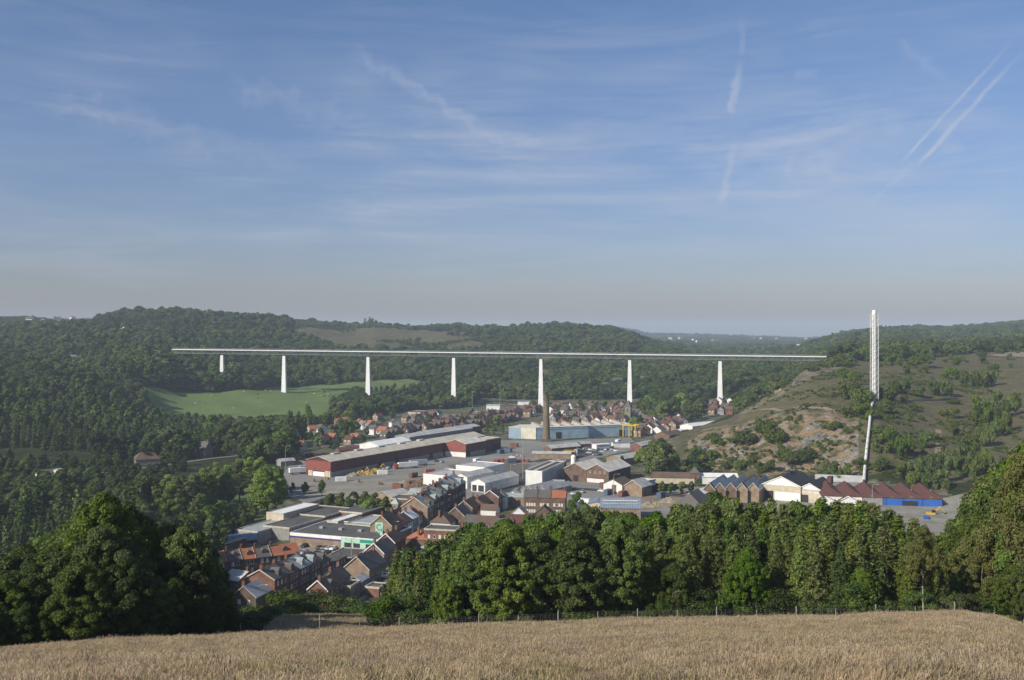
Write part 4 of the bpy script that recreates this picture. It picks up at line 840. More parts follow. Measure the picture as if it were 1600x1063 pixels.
road('street', gp([(836,722),(880,712),(960,700),(1010,690)]), 7, M_ASPH, .1)
road('railway_bed', gp([(330,862),(398,828),(470,796),(520,778),(440,735),(436,700)][:4]), 9, mat('track_ballast', (.05, .048, .05), .95, (.03, .03, .032), .4), .08)
road('lane', [hit(u, y) for u, y in [(-60,752),(60,748),(150,741),(200,735),(260,727),(330,717),(400,710),(440,704)]], 5, mat('lane_surface', (.22, .18, .15), .95), .1, True)
road('path', [hit(u, y) for u, y in [(1145,652),(1175,643),(1210,640),(1250,637),(1290,640),(1310,646)]], 3.2, M_DIRT, .1, True)
road('path', [hit(u, y) for u, y in [(1228,652),(1226,680),(1222,705)]], 4, M_DIRT, .1, True)
road('path', [hit(u, y) for u, y in [(1320,588),(1360,584),(1400,592),(1480,606),(1560,612)]], 3, mat('heath_track', (.20, .16, .10), .95), .1, True)
road('path', [hit(u, y) for u, y in [(1400,630),(1450,625),(1520,632),(1600,640)]], 3, mat('heath_track', (.20, .16, .10), .95), .1, True)
road('path', [hit(u, y) for u, y in [(1466,672),(1468,690),(1465,712)]], 3.5, M_DIRT, .1, True)
# ---------------------------------------------------------------- red warehouse
P1 = (-106.5, 585)
e, r = bld('warehouse', 'long maroon warehouse with beige roof across the works yard', 'warehouse', P1, 30.5, 19, 170, 9.2, 11.6, 'maroon', 'beige', ov=.5)
panel(e, 'gable_cladding', BRK['redclad'], 'front', 19, .1, 18.9, 3.2, 9.1, .08)
panel(e, 'door', BRK['cream'], 'front', 19, 1.5, 5, 0, 3.1, .12); panel(e, 'door', BRK['cream'], 'front', 19, 14.6, 18.6, 0, 3.4, .12); panel(e, 'shutter', M_WHITE, 'front', 19, 5.4, 14.2, 0, 2.6, .10)
panel(e, 'plinth', BRK['conc'], 'right', 19, .1, 118, 0, 2.9, .12)
for a in (44, 62, 100, 116.5): panel(e, 'door', M_DOOR, 'right', 19, a, a+4, 0, 4.6, .2)
for a in range(8): panel(e, 'cladding_joint', mat('joint', (.05, .02, .025), .8), 'right', 19, 10+a*13, 10.25+a*13, 2.9, 9, .05)
for a in range(5): MB().box(-9.5-1.2, -9.5+1.2, 12+a*22, 18+a*22, 11.5, 12.3).build('roof_vent', ROOF['metal'], r)
e2, r2 = bld('warehouse', 'red gabled hall with white plinth jutting from the long warehouse', 'warehouse', loc2w(P1, 30.5, 17.3, 118.5), 30.5, 17, 25, 9, 11.6, 'maroon', 'light', ov=.4)
panel(e2, 'gable_cladding', BRK['redclad'], 'front', 17, .1, 16.9, 3.2, 8.95, .08); panel(e2, 'plinth', BRK['white'], 'front', 17, .05, 16.95, 0, 3.2, .14); panel(e2, 'plinth', BRK['conc'], 'right', 17, 5.5, 25, 0, 3.1, .12); panel(e2, 'door', M_DOOR, 'right', 17, .8, 5, 0, 4.6, .2)
MB().add([(-16.9,-.1,8.9),(-.1,-.1,8.9),(-8.5,-.1,11.4),(-16.9,-.04,8.9),(-.1,-.04,8.9),(-8.5,-.04,11.4)], [(0,1,2),(5,4,3),(0,3,4,1),(1,4,5,2),(2,5,3,0)]).build('gable_panel', BRK['redclad'], e2)
e, r = bld('warehouse', 'open bay of maroon cladding at the far end of the warehouse', 'warehouse', loc2w(P1, 30.5, 14.2, 143.8), 30.5, 14, 26, 8.6, 8.6, 'maroon', 'beige'); panel(e, 'door', M_DOOR, 'right', 14, 14, 25, 0, 5, .15)
# neighbours of the warehouse
bld('shed', 'white roofed low shed right behind the long maroon warehouse', 'shed', loc2w(P1, 30.5, -19.6, 70), 30.5, 16, 36, 10.6, 12.6, 'white', 'white')
bld('shed', 'low grey shed with brown front west of the maroon warehouse', 'shed', G(640, 697), 32, 14, 84, 6.5, 8.2, 'grey', 'metal')
bld('shed', 'dark flat shed with grey roof before the dark terraces', 'shed', G(672, 690), 32, 13, 70, 6.5, 8, 'dark', 'metal')
bld('shed', 'brick shed with red roof edge and trees at its front', 'shed', G(530, 716), 62, 9, 24, 5, 6.8, 'brown', 'redbrown', 'y')
bld('shed', 'pale flat shed behind the near end of the warehouse', 'shed', G(566, 712), 30, 20, 16, 5, 5, 'grey', 'flat')
bld('shed', 'small grey shed with pale roof beside the poplars', 'shed', G(439, 729), 50, 6, 10, 3, 4.4, 'grey', 'metal')
bld('shed', 'long blue grey railway shed left of the warehouse gable', 'shed', G(484, 737), 62, 4, 42, 3, 3, 'grey', 'metal')
# blue factory
C0 = G(838, 687)
e, r = bld('factory', 'long pale blue factory hall with a cream left end', 'factory', C0, 70, 26, 84, 9.4, 10.2, 'pale_blue', 'light', ov=.3)
panel(e, 'eaves_band', mat('blue_band', (.10, .17, .25), .6), 'right', 26, 0, 84, 7.3, 7.8, .08)
panel(e, 'door', M_DOOR, 'right', 26, 17, 21.5, 0, 5.2, .2); panel(e, 'door', M_DOOR, 'right', 26, 73, 77.5, 0, 5.2, .2); panel(e, 'end_cladding', clad('cream_clad', (.62, .58, .46), 1.5, .12), 'front', 26, 14, 25.9, .5, 9.2, .1); panel(e, 'door', M_DOOR, 'front', 26, 2, 9, 0, 3, .15)
for a in range(9): MB().prism([(-22, 9.6), (-4, 9.6), (-4, 10.6), (-22, 12.0)], 4+a*9, 7+a*9).build('roof_light', mat('rooflight_tan', (.42, .36, .28), .8), r)
e = empty('gantry_crane', (*G(983, 683), 0), -R(20), 'yellow steel gantry at the right end of the blue factory', 'crane')
my = mat('yellow_paint', (.62, .40, .03), .5)
b = MB()
for x in (-5, 0, 5):
    for y in (0, 9): b.box(x-.35, x+.35, y-.35, y+.35, -.2, 9)
b.build('leg', my, e); MB().box(-6, 6, -.5, .5, 9, 10).box(-6, 6, 8.5, 9.5, 9, 10).box(-1, 1, .5, 8.5, 9.2, 10.2).build('beam', my, e)
e, r = bld('factory', 'pale blue and cream end block of the blue factory', 'factory', (C0[0]-.3, C0[1]-.3), 25, 24, 20, 9.1, 9.1, 'pale_blue', 'light'); panel(e, 'end_cladding', clad('cream_clad', (.62, .58, .46), 1.5, .12), 'front', 24, 11, 23.9, .3, 9.0, .1)
# brick chimney
def tower_lathe(name, prof, m, par, n=20):
    b = MB(); k = len(prof)
    for r_, z_ in prof: b.v += [(math.cos(6.2832*i/n)*r_, math.sin(6.2832*i/n)*r_, z_) for i in range(n)]
    for j in range(k-1): b.f += [(j*n+i, j*n+(i+1)%n, (j+1)*n+(i+1)%n, (j+1)*n+i) for i in range(n)]
    b.f.append(tuple(range((k-1)*n, k*n))); return b.build(name, m, par, smooth=False)
e = empty('brick_chimney', (*G(853.5, 690), 0), 0, 'tall round tan brick chimney in front of the blue factory', 'chimney')
tower_lathe('shaft', [(3.1, -1), (2.25, 32)], brick('chimney_brick', (.24, .20, .125), (.19, .155, .10), (.16, .14, .11), .6), e)
tower_lathe('cap', [(2.25, 32), (2.5, 32.4), (2.5, 33), (2.2, 33.2), (2.3, 35.6), (2.5, 36), (2.5, 36.5), (1.6, 36.5)], brick('chimney_cap', (.16, .13, .09), (.13, .105, .07), (.1, .09, .07), .6), e)
MB().box(-4, 4, -3.4, 3.4, -.5, 2.0).build('base', BRK['brown'], e)
# white commercial complex
wg = 'white halls of the workshop complex'
bld('workshop', 'left white hall of the workshop complex, flat grey roof', 'workshop', G(700, 762), 32, 17, 24, 6, 6, 'white', 'metal', group=wg, verge=M_WHITE)
e, r = bld('workshop', 'white gabled hall with dark window strip in its gable', 'workshop', G(730, 764), 32, 9, 26, 6.2, 8, 'white', 'metal', group=wg); panel(e, 'window_strip', M_GLASS, 'front', 9, 3, 6.6, 5.3, 6.2)
bld('workshop', 'rear white hall with raised flat roof in the complex', 'workshop', G(757, 752), 32, 20, 22, 7.5, 7.5, 'white', 'metal', group=wg, verge=M_WHITE)
e, r = bld('workshop', 'glass fronted pale gabled showroom at the right of the complex', 'workshop', G(758, 770), 32, 9, 34, 5, 7, 'white', 'metal', group=wg); panel(e, 'shop_window', M_GLASS, 'front', 9, .8, 3.6, .3, 3.6); panel(e, 'shop_window', M_GLASS, 'front', 9, 4.6, 8.2, .3, 3.6)
# white box, shade of its long side painted on as a grey panel
e, r = bld('warehouse', 'tall white fronted box building, shade on long side painted grey', 'warehouse', G(847, 763), 19, 9.5, 44, 9, 9, 'white', 'flat', verge=M_WHITE); panel(e, 'side_panel', clad('side_shade_grey', (.36, .40, .43), 1.2, .1, 1), 'right', 9.5, .2, 43.8, 0, 8.6, .1)
MB().box(-5.5, -3.5, 2, 42, 8.9, 9.5).build('roof_light', BRK['cream'], r)
sg = 'small sawtooth sheds before the white box'
for i in range(4): bld('sawtooth_shed', ['grey sawtooth shed nearest the street', 'second sawtooth shed from the street', 'third sawtooth shed from the street', 'last sawtooth shed under the white box wall'][i], 'shed', G(822+i*10, 776), 38, 3.4, 24, 3.2, 5, 'grey', 'metal', group=sg)
bld('house', 'pale low annex right of the sawtooth sheds', 'house', G(880, 768), 10, 7, 9, 4.5, 4.5, 'white', 'pale'); bld('house', 'grey block with pale front beside the white box', 'house', G(882, 741), 10, 7, 9, 7, 7, 'dark', 'flat')
# twin brown gables
e, r = bld('workshop', 'right brown brick workshop of the twin gables, pale roof', 'workshop', G(951, 757), 31, 14, 30, 7, 10.6, 'brown', 'light', group='twin brick gabled workshops', verge=M_STONE)
windows(e, 'front', 14, 30, 4, 1, 1.1, 1.3, 5.6, panes=False); panel(e, 'white_base', BRK['white'], 'front', 14, .5, 11, .3, 2.5, .08); panel(e, 'side_panel', BRK['dark'], 'right', 14, .3, 29.7, .2, 6.6, .06)
e, r = bld('workshop', 'left brown brick workshop of the twin gables, pale roof', 'workshop', loc2w(G(951, 757), 31, -14.1, 0), 31, 14, 26, 7, 10.4, 'brown', 'light', group='twin brick gabled workshops', verge=M_STONE); panel(e, 'door', M_DOOR, 'front', 14, 6, 9, 0, 3.6, .1)
e, r = bld('house', 'white walled house with brown roof below the twin gables', 'house', G(972, 772), 33, 11, 13, 4.6, 7.2, 'white', 'brown'); panel(e, 'door', BRK['brown'], 'front', 11, 5, 7.6, 0, 4.4)
bld('workshop', 'tan brick gabled workshop beside the white walled house', 'workshop', G(1003, 777), 33, 10, 12, 5, 8.2, 'tan', 'metal', verge=M_STONE); bld('shed', 'white flat shed between the workshops and the wood', 'shed', G(1006, 762), 40, 9, 12, 3, 3, 'white', 'white')
bld('barn', 'long low cream barn with dark roof at the wood edge', 'barn', G(1085, 757), 8, 23, 8, 3.6, 6, 'cream', 'brown', 'x'); bld('tower_house', 'small square brick tower house at the end of the long barn', 'house', G(1093, 757), 10, 5, 5, 6.4, 9.4, 'red', 'slate', hip=2, hipb=2)
bld('shed', 'bright white long shed behind the sawtooth halls', 'shed', G(1153, 757), 4, 21, 10, 4, 5.4, 'white', 'white', 'x')
# orange walled depot left of the chimney yard
bld('depot', 'low orange brick depot wall building by the yard', 'depot', G(892, 718), 6, 26, 9, 3.6, 4.6, 'tan', 'metal', 'x', group='depot sheds below the brick chimney'); bld('depot', 'grey roofed depot shed at the foot of the brick chimney', 'depot', G(862, 710), 55, 10, 26, 4, 5.8, 'brown', 'metal', group='depot sheds below the brick chimney'); bld('depot', 'long red brick depot shed with pale roof right of the chimney', 'depot', G(885, 703), 62, 7, 22, 3.4, 4.8, 'red', 'pale', group='depot sheds below the brick chimney')
e, r = bld('kiosk', 'yellow fascia service station kiosk near the white tank', 'kiosk', G(898, 716), 10, 8, 6, 4.4, 4.4, 'dark', 'flat', verge=my)
e = empty('tank', (*G(896, 728), 0), 0, 'upright white cylindrical tank beside the yellow kiosk', 'tank'); tower_lathe('shell', [(1.6, -.2), (1.6, 6), (1.1, 6.8), (.3, 7.1)], M_WHITE, e); MB().tube((1.7, 0, 0), (1.7, 0, 6.6), .1).box(-1.8, 1.8, -1.8, 1.8, -.3, .3).build('ladder', M_STEEL, e)
bld('house', 'cream flat roofed office right of the white tank', 'house', G(927, 738), 20, 8, 12, 4.4, 4.4, 'cream', 'flat'); bld('shed', 'grey metal roofed shed with orange truck beside it', 'shed', G(972, 728), 40, 12, 24, 4, 6, 'tan', 'metal'); bld('shed', 'brick shed with pale roof at the wood corner', 'shed', G(1003, 708), 35, 9, 20, 5, 7, 'red', 'metal')
bld('shed', 'dark shed low between kiosk and car dealers', 'shed', G(905, 702), 40, 6, 16, 3.4, 4.6, 'dark', 'blue'); bld('shed', 'white canopy shed in the scrap car yard', 'shed', G(932, 702), 60, 6, 12, 3, 3.4, 'white', 'white'); bld('shed', 'pale blue roofed canopy in the car yard', 'shed', G(958, 700), 80, 5, 13, 3.6, 4, 'white', 'blue')
# long white works on the right bank
wg2 = 'white works buildings at the foot of the quarry hill'
bld('works_hall', 'long white roofed hall climbing behind the quarry hill', 'works', G(1082, 679), 47, 13, 66, 6.6, 8.4, 'white', 'white', group=wg2); bld('works_hall', 'low white gabled annex before the long white hall', 'works', G(1064, 683), 40, 9, 12, 5, 5, 'white', 'white', group=wg2); bld('works_hall', 'brown roofed brick hall left of the white annex', 'works', G(1046, 689), 42, 14, 22, 4, 6.6, 'brown', 'brown', group=wg2); bld('works_hall', 'small white gable end left of the brown roofed hall', 'works', G(1033, 680), 42, 9, 8, 4, 7, 'white', 'slate', group=wg2)
# ---------------------------------------------------------------- right hand sheds
ng = 'sawtooth factory naves below the quarry'
nm = ['first', 'second', 'third', 'fourth', 'fifth']
for i, u in enumerate((1117, 1134, 1151, 1168, 1186)):
    e, r = bld('factory_nave', '%s sawtooth factory nave from the left, %s front' % (nm[i], ['brown', 'grey', 'pale', 'curved brick', 'stone'][i]), 'factory', G(u, 786), 24, 5.7, 34, 6.4, 9.6, 'tan' if i > 2 else 'brown', ['slate', 'metal', 'metal', 'slate', 'metal'][i], group=ng, verge=M_STONE)
    MB().add([(-.3, 3, 7.0), (-.3, 30, 7.0), (-2.4, 30, 9.4), (-2.4, 3, 9.4), (-.25, 3, 7.15), (-.25, 30, 7.15), (-2.35, 30, 9.55), (-2.35, 3, 9.55)], [(4,5,6,7),(0,1,5,4),(1,2,6,5),(2,3,7,6),(3,0,4,7),(0,3,2,1)]).build('slope_shade', mat('slope_shade_blue', (.12, .15, .20), .25, spec=.6), r).location = (.06, 0, .12)  # blue-dark shade of the right roof slope, laid on as a panel
e, r = bld('factory_hall', 'large white gabled factory hall with black roof', 'factory', G(1251, 785), 30, 19.5, 30, 7.6, 12, 'cream', 'black', verge=M_WHITE)
panel(e, 'gable_cladding', M_WHITE, 'front', 19.5, 6.5, 19.3, 0, 4.4, .1); panel(e, 'door', M_DOOR, 'front', 19.5, 1.4, 5.8, 0, 4.6, .14); panel(e, 'door_frame', BRK['red'], 'front', 19.5, .1, 1.2, 0, 4.6, .1)
MB().add([(-18.7,-.12,7.65),(-.8,-.12,7.65),(-9.75,-.12,11.7),(-18.7,-.02,7.65),(-.8,-.02,7.65),(-9.75,-.02,11.7)], [(0,1,2),(5,4,3),(0,3,4,1),(1,4,5,2),(2,5,3,0)]).build('gable_panel', M_WHITE, e)
MB().box(-10.75, -8.75, 14, 20, 11.8, 13).build('roof_vent', ROOF['black'], r)
e, r = bld('factory_hall', 'smaller white gabled hall joined right of the large one', 'factory', G(1281.5, 787), 30, 10.4, 28, 6.6, 9.4, 'cream', 'black', verge=M_WHITE); panel(e, 'door', M_DOOR, 'front', 10.4, .6, 4.6, 0, 3.8, .14); panel(e, 'window_band', M_FRAME, 'front', 10.4, .3, 10.1, 4.6, 5.4, .1)
MB().add([(-9.9,-.12,6.6),(-.5,-.12,6.6),(-5.2,-.12,9.1),(-9.9,-.02,6.6),(-.5,-.02,6.6),(-5.2,-.02,9.1)], [(0,1,2),(5,4,3),(0,3,4,1),(1,4,5,2),(2,5,3,0)]).build('gable_panel', M_WHITE, e)
MB().box(-1.6, .6, 22, 27, 6.4, 10.4).build('roof_vent', ROOF['redbrown'], r)
bg = 'row of blue walled halls with red brown hipped roofs'
for i, u in enumerate((1316, 1347, 1379, 1410, 1441, 1472)):
    e, r = bld('blue_hall', '%s hall of the red brown roofed row, %s' % ((nm+['sixth'])[i], 'white porch in front' if i < 2 else 'grey front' if i == 2 else 'blue walls'), 'hall', G(u, 794+i*.9), 12, 9.6, 30, 5.6, 8.5, ['white', 'white', 'grey', 'blue', 'blue', 'blue'][i], 'redbrown', hip=6, group=bg, z=.2)
    if i > 1:
        MB().add([(-7.4,-.1,5.0),(-2.2,-.1,5.0),(-4.8,-.1,6.4),(-7.4,.3,5.0),(-2.2,.3,5.0),(-4.8,.3,6.4)], [(0,1,2),(5,4,3),(0,3,4,1),(1,4,5,2),(2,5,3,0)]).build('gable_panel', mat('green_panel', (.16, .17, .10), .8), e)
    if i == 4: panel(e, 'door', M_DOOR, 'front', 9.6, .8, 7.6, 0, 4, .1)
    if i > 3: MB().box(-7.4, -6.9, 1, 7, 7.2, 7.5).build('roof_rail', BRK['cream'], r).rotation_euler = (R(8), 0, R(-30))
for i, u in enumerate((1303, 1338)):
    e, r = bld('white_porch', ['left white gabled porch by the black roofed halls', 'right white gabled porch before the brown roofs'][i], 'porch', G(u, 799), 14, 7.4, 4, 4.4, 6.6, 'white', 'redbrown', z=.2, verge=M_WHITE); panel(e, 'door', M_DOOR, 'front', 7.4, .6, 4.6, 0, 3.4, .1)
e, r = bld('shed', 'grey roofed shed behind the brown roofed halls', 'shed', G(1350, 772), 12, 24, 12, 6, 8.6, 'grey', 'metal', 'x')
b = MB(); e = empty('tank', (*G(1503, 798), .4), 0, 'grey upright tank right of the blue halls', 'tank'); tower_lathe('shell', [(1.7, -1), (1.7, 5.4), (1.2, 5.9)], M_STEEL, e); MB().box(-2.2, 2.2, -2.2, 2.2, -1, .3).build('base', BRK['conc'], e)
bld('shed', 'long low brown shed by the grey tank at the hill foot', 'shed', (205, 500), 82, 6, 16, 3, 4.2, 'white', 'brown', z=1.0)
# factory roof behind the belt
e, r = bld('factory', 'low brick works with blue grey striped roof behind the belt', 'factory', G(1001, 812), 6, 18, 14, 5, 8.4, 'tan', 'blue', 'x', verge=M_STONE); MB().box(-17, -1, 2.0, 2.3, 6.6, 6.7).box(-17, -1, 4.2, 4.5, 7.6, 7.9).build('roof_rib', M_WHITE, r); windows(e, 'front', 18, 14, 6, 1, 1.6, 1.8, 1.2)
bld('house', 'orange roofed low brick annex below the striped roof works', 'house', G(992, 822), 6, 6.4, 6, 3, 5, 'red', 'orange', 'x'); bld('shed', 'cream fronted shed with blue roof left of the striped roof', 'shed', G(945, 800), 12, 8, 13, 3.6, 4.6, 'cream', 'blue'); bld('shed', 'long grey roofed lean-to between shed and striped works', 'shed', G(980, 796), 6, 18, 6, 3, 4, 'cream', 'blue', 'x')
bld('barn', 'large dark grey gabled barn roof rising from the belt', 'barn', G(1098, 808), 25, 14, 18, 4.5, 10, 'tan', 'slate', 'y', hip=3); bld('shed', 'white curved shed behind the dark grey barn', 'shed', G(1097, 789), 30, 7, 12, 5, 6.5, 'white', 'white')
# ---------------------------------------------------------------- town houses near the street
def house(u, y, th, W_, L_, He, Hr, wall, roof, label, ridge='y', chim=1, wf=(0, 0), wr=(0, 0), group=None, lit=.3, verge=None, hip=0, hipb=0, name='brick_house', cat='house', xy=None, ww=1.0, wh=1.5, door=True):
    c = xy or G(u, y); e, r = bld(name, label, cat, c, th, W_, L_, He, Hr, wall, roof, ridge, hip, hipb, group, 0, chim, .3, verge)
    if wf[0]: windows(e, 'front', W_, L_, wf[0], wf[1], ww, wh, 1.1, min(3.0, (He-.4)/wf[1]), lit=lit)
    if wr[0]:
        windows(e, 'right', W_, L_, wr[0], wr[1], ww, wh, 1.1, min(3.0, (He-.4)/wr[1]), lit=lit)
        if door: panel(e, 'door', M_DOOR, 'right', W_, L_/2-.5, L_/2+.5, 0, 2.2, .05)
    return e, r
TH = 14
# row A: orange and slate roofs facing the camera
ga = 'terrace with alternating orange and slate roofs'
cA = (-99.5, 331); xs = 0
for i, (w, rf) in enumerate([(5.0, 'orange'), (5.2, 'slate'), (4.6, 'orange'), (5.4, 'slate'), (9.5, 'orange')]):
    c = loc2w(cA, 59, 0, xs); xs += w+.02
    e, r = house(0, 0, 59, 8.5, w, 8.4, 11.0, 'dark' if i % 2 else 'brown', rf, '%s roofed terrace house, %s from the left of its row' % (['orange', 'slate', 'narrow orange', 'dormered slate', 'wide orange'][i], ordinal_(i+1)), 'y', 1, (0, 0), (2 if w < 8 else 3, 3), ga, .4, M_STONE, xy=c)
    dormer(r, -1.2, w/2, 8.8, 1.5, 2.4, 1.5, 'right', 'brown')
    MB().box(-8.7, .2, -.18, .12, 8.6, 12.5).build('party_wall', BRK['cream'], r) if False else None
# row B: along the street, brick gable nearest
gb = 'tall dark street terrace, lower left'
cB = (-72.5, 304); ys = 0
for i, (l, rf, He) in enumerate([(9, 'slate', 9.4), (7.5, 'brown', 9.0), (7.5, 'pale', 9.0), (8, 'slate', 8.2), (7, 'brown', 7.2)]):
    c = loc2w(cB, 15, 0, ys); ys += l+.02
    e, r = house(0, 0, 15, 10, l, He, He+2.7, 'dark' if i else 'red', rf, ['red brick gable ended house at the near corner of the dark terrace', 'second house of the dark terrace, brown roof', 'third house of the dark terrace, zinc gable dormer', 'fourth house of the dark terrace, plain slate roof', 'last pitched house of the dark terrace before the flat block'][i], 'y', 1, (0, 0), (3, 3), gb, .25, M_STONE if i == 0 else None, xy=c)
    dormer(r, -.6, l*.5, He+.2, 2.0, 3.0, 1.9, 'right', 'pale' if i in (2, 3) else 'slate')
c = loc2w(cB, 15, 0, ys+.5); house(0, 0, 15, 11, 13, 5.2, 5.2, 'dark', 'flat', 'flat roofed dark corner block closing the dark terrace', 'y', 0, (0, 0), (5, 2), gb, .2, ROOF['flat'], xy=c, name='corner_block')
house(400, 968, 15, 8, 10, 6.5, 9.5, 'dark', 'metal', 'dark house with pale grey roof at the thicket edge', chim=1, wf=(2, 2))
house(372, 935, 30, 7, 9, 5.5, 7.5, 'brown', 'metal', 'small brown house left of the orange roofed terrace', 'x')
# houses right of the street
gd = 'houses on the right side of the lower street'
e, r = house(512, 954, 15, 6.6, 13, 6, 8.8, 'red', 'brown', 'red brick gable house nearest the meadow, white verge', chim=1, wr=(3, 2), verge=M_WHITE, group=gd); dormer(r, -.8, 5, 6.2, 1.6, 2.2, 1.4)
house(529, 936, 15, 7, 9, 5.4, 8.4, 'grey', 'slate', 'grey house with satellite dish and slate roof', chim=2, wr=(2, 2), group=gd)
house(548, 940, 15, 5, 8, 4.6, 4.6, 'tan', 'flat', 'small flat roofed tan annex in the back gardens', chim=0, group=gd)
e, r = house(577, 914, 18, 9.5, 13, 5, 9, 'tan', 'slate', 'tan brick gable house with wide slate roof mid street', chim=2, wf=(3, 1), wr=(3, 1), verge=M_STONE, group=gd); MB().box(-3, -2, 4, 5.4, 6.8, 7.0).build('roof_window', M_GLASS, r)
house(600, 887, 18, 8, 11, 5, 8.4, 'tan', 'slate', 'tan gable house behind the wide slate roof', chim=1, wf=(2, 1), verge=M_WHITE, group=gd)
house(617, 870, 18, 7.5, 10, 5.2, 8.4, 'red', 'brown', 'red gable house with pale verge beside the spruces', chim=2, wf=(2, 1), verge=M_WHITE, group=gd)
house(592, 934, 18, 5, 6, 3, 3, 'red', 'flat', 'low brick outhouse before the spruces', chim=0, group=gd); house(565, 925, 15, 4.5, 6, 3.4, 4.6, 'grey', 'metal', 'little grey outhouse behind the gardens', chim=0, group=gd)
house(549, 891, 15, 10, 15, 4.2, 4.2, 'brown', 'flat', 'low brown flat roofed building by the car park', chim=1, wf=(3, 1), lit=.8)
# supermarket and works behind it
cS = (-51.5, 384)
e, r = bld('supermarket', 'low flat supermarket with white and purple fascia by car park', 'supermarket', cS, 21, 40, 28, 4.8, 4.8, 'tan', 'flat', verge=M_WHITE)
panel(e, 'fascia', M_WHITE, 'front', 40, 0, 23.4, 3.9, 5.15, .16); panel(e, 'fascia_stripe', mat('purple', (.07, .04, .22), .6), 'front', 40, 0, 23.4, 3.3, 3.9, .16)
mg_ = mat('mint_green', (.42, .62, .50), .5); mgd = mat('shop_green', (.02, .30, .20), .5)
panel(e, 'shop_front', mg_, 'front', 40, 23.5, 39.9, 0, 4.9, .2); panel(e, 'shop_window', M_GLASS, 'front', 40, 25, 28, .5, 3, .24); panel(e, 'shop_window', M_GLASS, 'front', 40, 29, 32, .5, 3, .24); panel(e, 'entrance', M_DOOR, 'front', 40, 34.5, 38.5, 0, 3, .24); panel(e, 'fascia_sign', mgd, 'front', 40, 32, 39.5, 3.4, 4.6, .26)
for a in range(4): MB().box(-34+a*9, -32.4+a*9, 12, 13.6, 4.8, 5.7).build('roof_unit', M_STEEL, r)
fg = 'flat roofed works behind the supermarket'
for lab, c, W_, L_, H_, wl, rf in [('white roofed cream walled hall on the railway side', (443, 830), 9, 26, 7.2, 'cream', 'white'), ('long grey felt roofed block behind the orange roofed terrace', (452, 845), 13, 34, 5, 'grey', 'flat'), ('light concrete warehouse along the railway', (404, 848), 12, 46, 4.2, 'conc', 'pale'),
                              ('dark roofed block right of the white roof', (508, 828), 20, 22, 5.6, 'brown', 'flat'), ('narrow white roofed shed amid the flat roofs', (528, 836), 5.5, 24, 5.4, 'white', 'white'), ('slate coloured flat block behind the pharmacy yard', (566, 824), 12, 18, 6, 'red', 'flat'), ('pale flat block beside the gable with green sign', (583, 842), 14, 22, 5, 'tan', 'pale')]:
    bld('works_block', lab, 'works', G(*c), 24, W_, L_, H_, H_, wl, rf, group=fg)
bld('railway_wall', 'long dark retaining wall along the railway', 'wall', G(345, 862), 24, .6, 92, 2.6, 2.6, 'dark', 'flat')
# pharmacy gable
e, r = house(612, 852, 15, 9.2, 11, 7.6, 11.6, 'tan', 'brown', 'gambrel ended house wearing a round green sign', chim=2, wr=(3, 2), name='corner_shop', cat='shop', verge=M_STONE)
panel(e, 'white_base', BRK['white'], 'front', 9.2, .2, 9.0, .0, 4.6, .06)
s_ = panel(e, 'wall_sign', mg_, 'front', 9.2, 2.2, 5.6, 5.2, 8.8, .15)
b = MB()
for i in range(14):
    a0, a1 = R(50+i*20), R(50+(i+1)*20)
    b.add([(-5.3+math.cos(a)*q, -.2, 7.0+math.sin(a)*q) for a, q in ((a0, .8), (a0, 1.25), (a1, 1.25), (a1, .8))]+[(-5.3+math.cos(a)*q, -.15, 7.0+math.sin(a)*q) for a, q in ((a0, .8), (a0, 1.25), (a1, 1.25), (a1, .8))], [(0,1,2,3),(7,6,5,4),(0,4,5,1),(2,6,7,3),(1,5,6,2),(0,3,7,4)])
b.box(-5.35, -4.6, -.2, -.15, 6.9, 7.15).build('sign_ring', mgd, s_)
e = empty('sign_post', (*G(596, 856), 0), R(-20), 'tall green pylon sign beside the green shop front', 'sign'); MB().box(-.25, .25, -.15, .15, 0, 8).build('pole', mgd, e); MB().box(-.6, .6, -.2, .2, 4.6, 8.2).build('sign_board', mg_, e); MB().box(-.3, .3, -.24, .24, 6.4, 7.6).build('sign_mark', mgd, e)
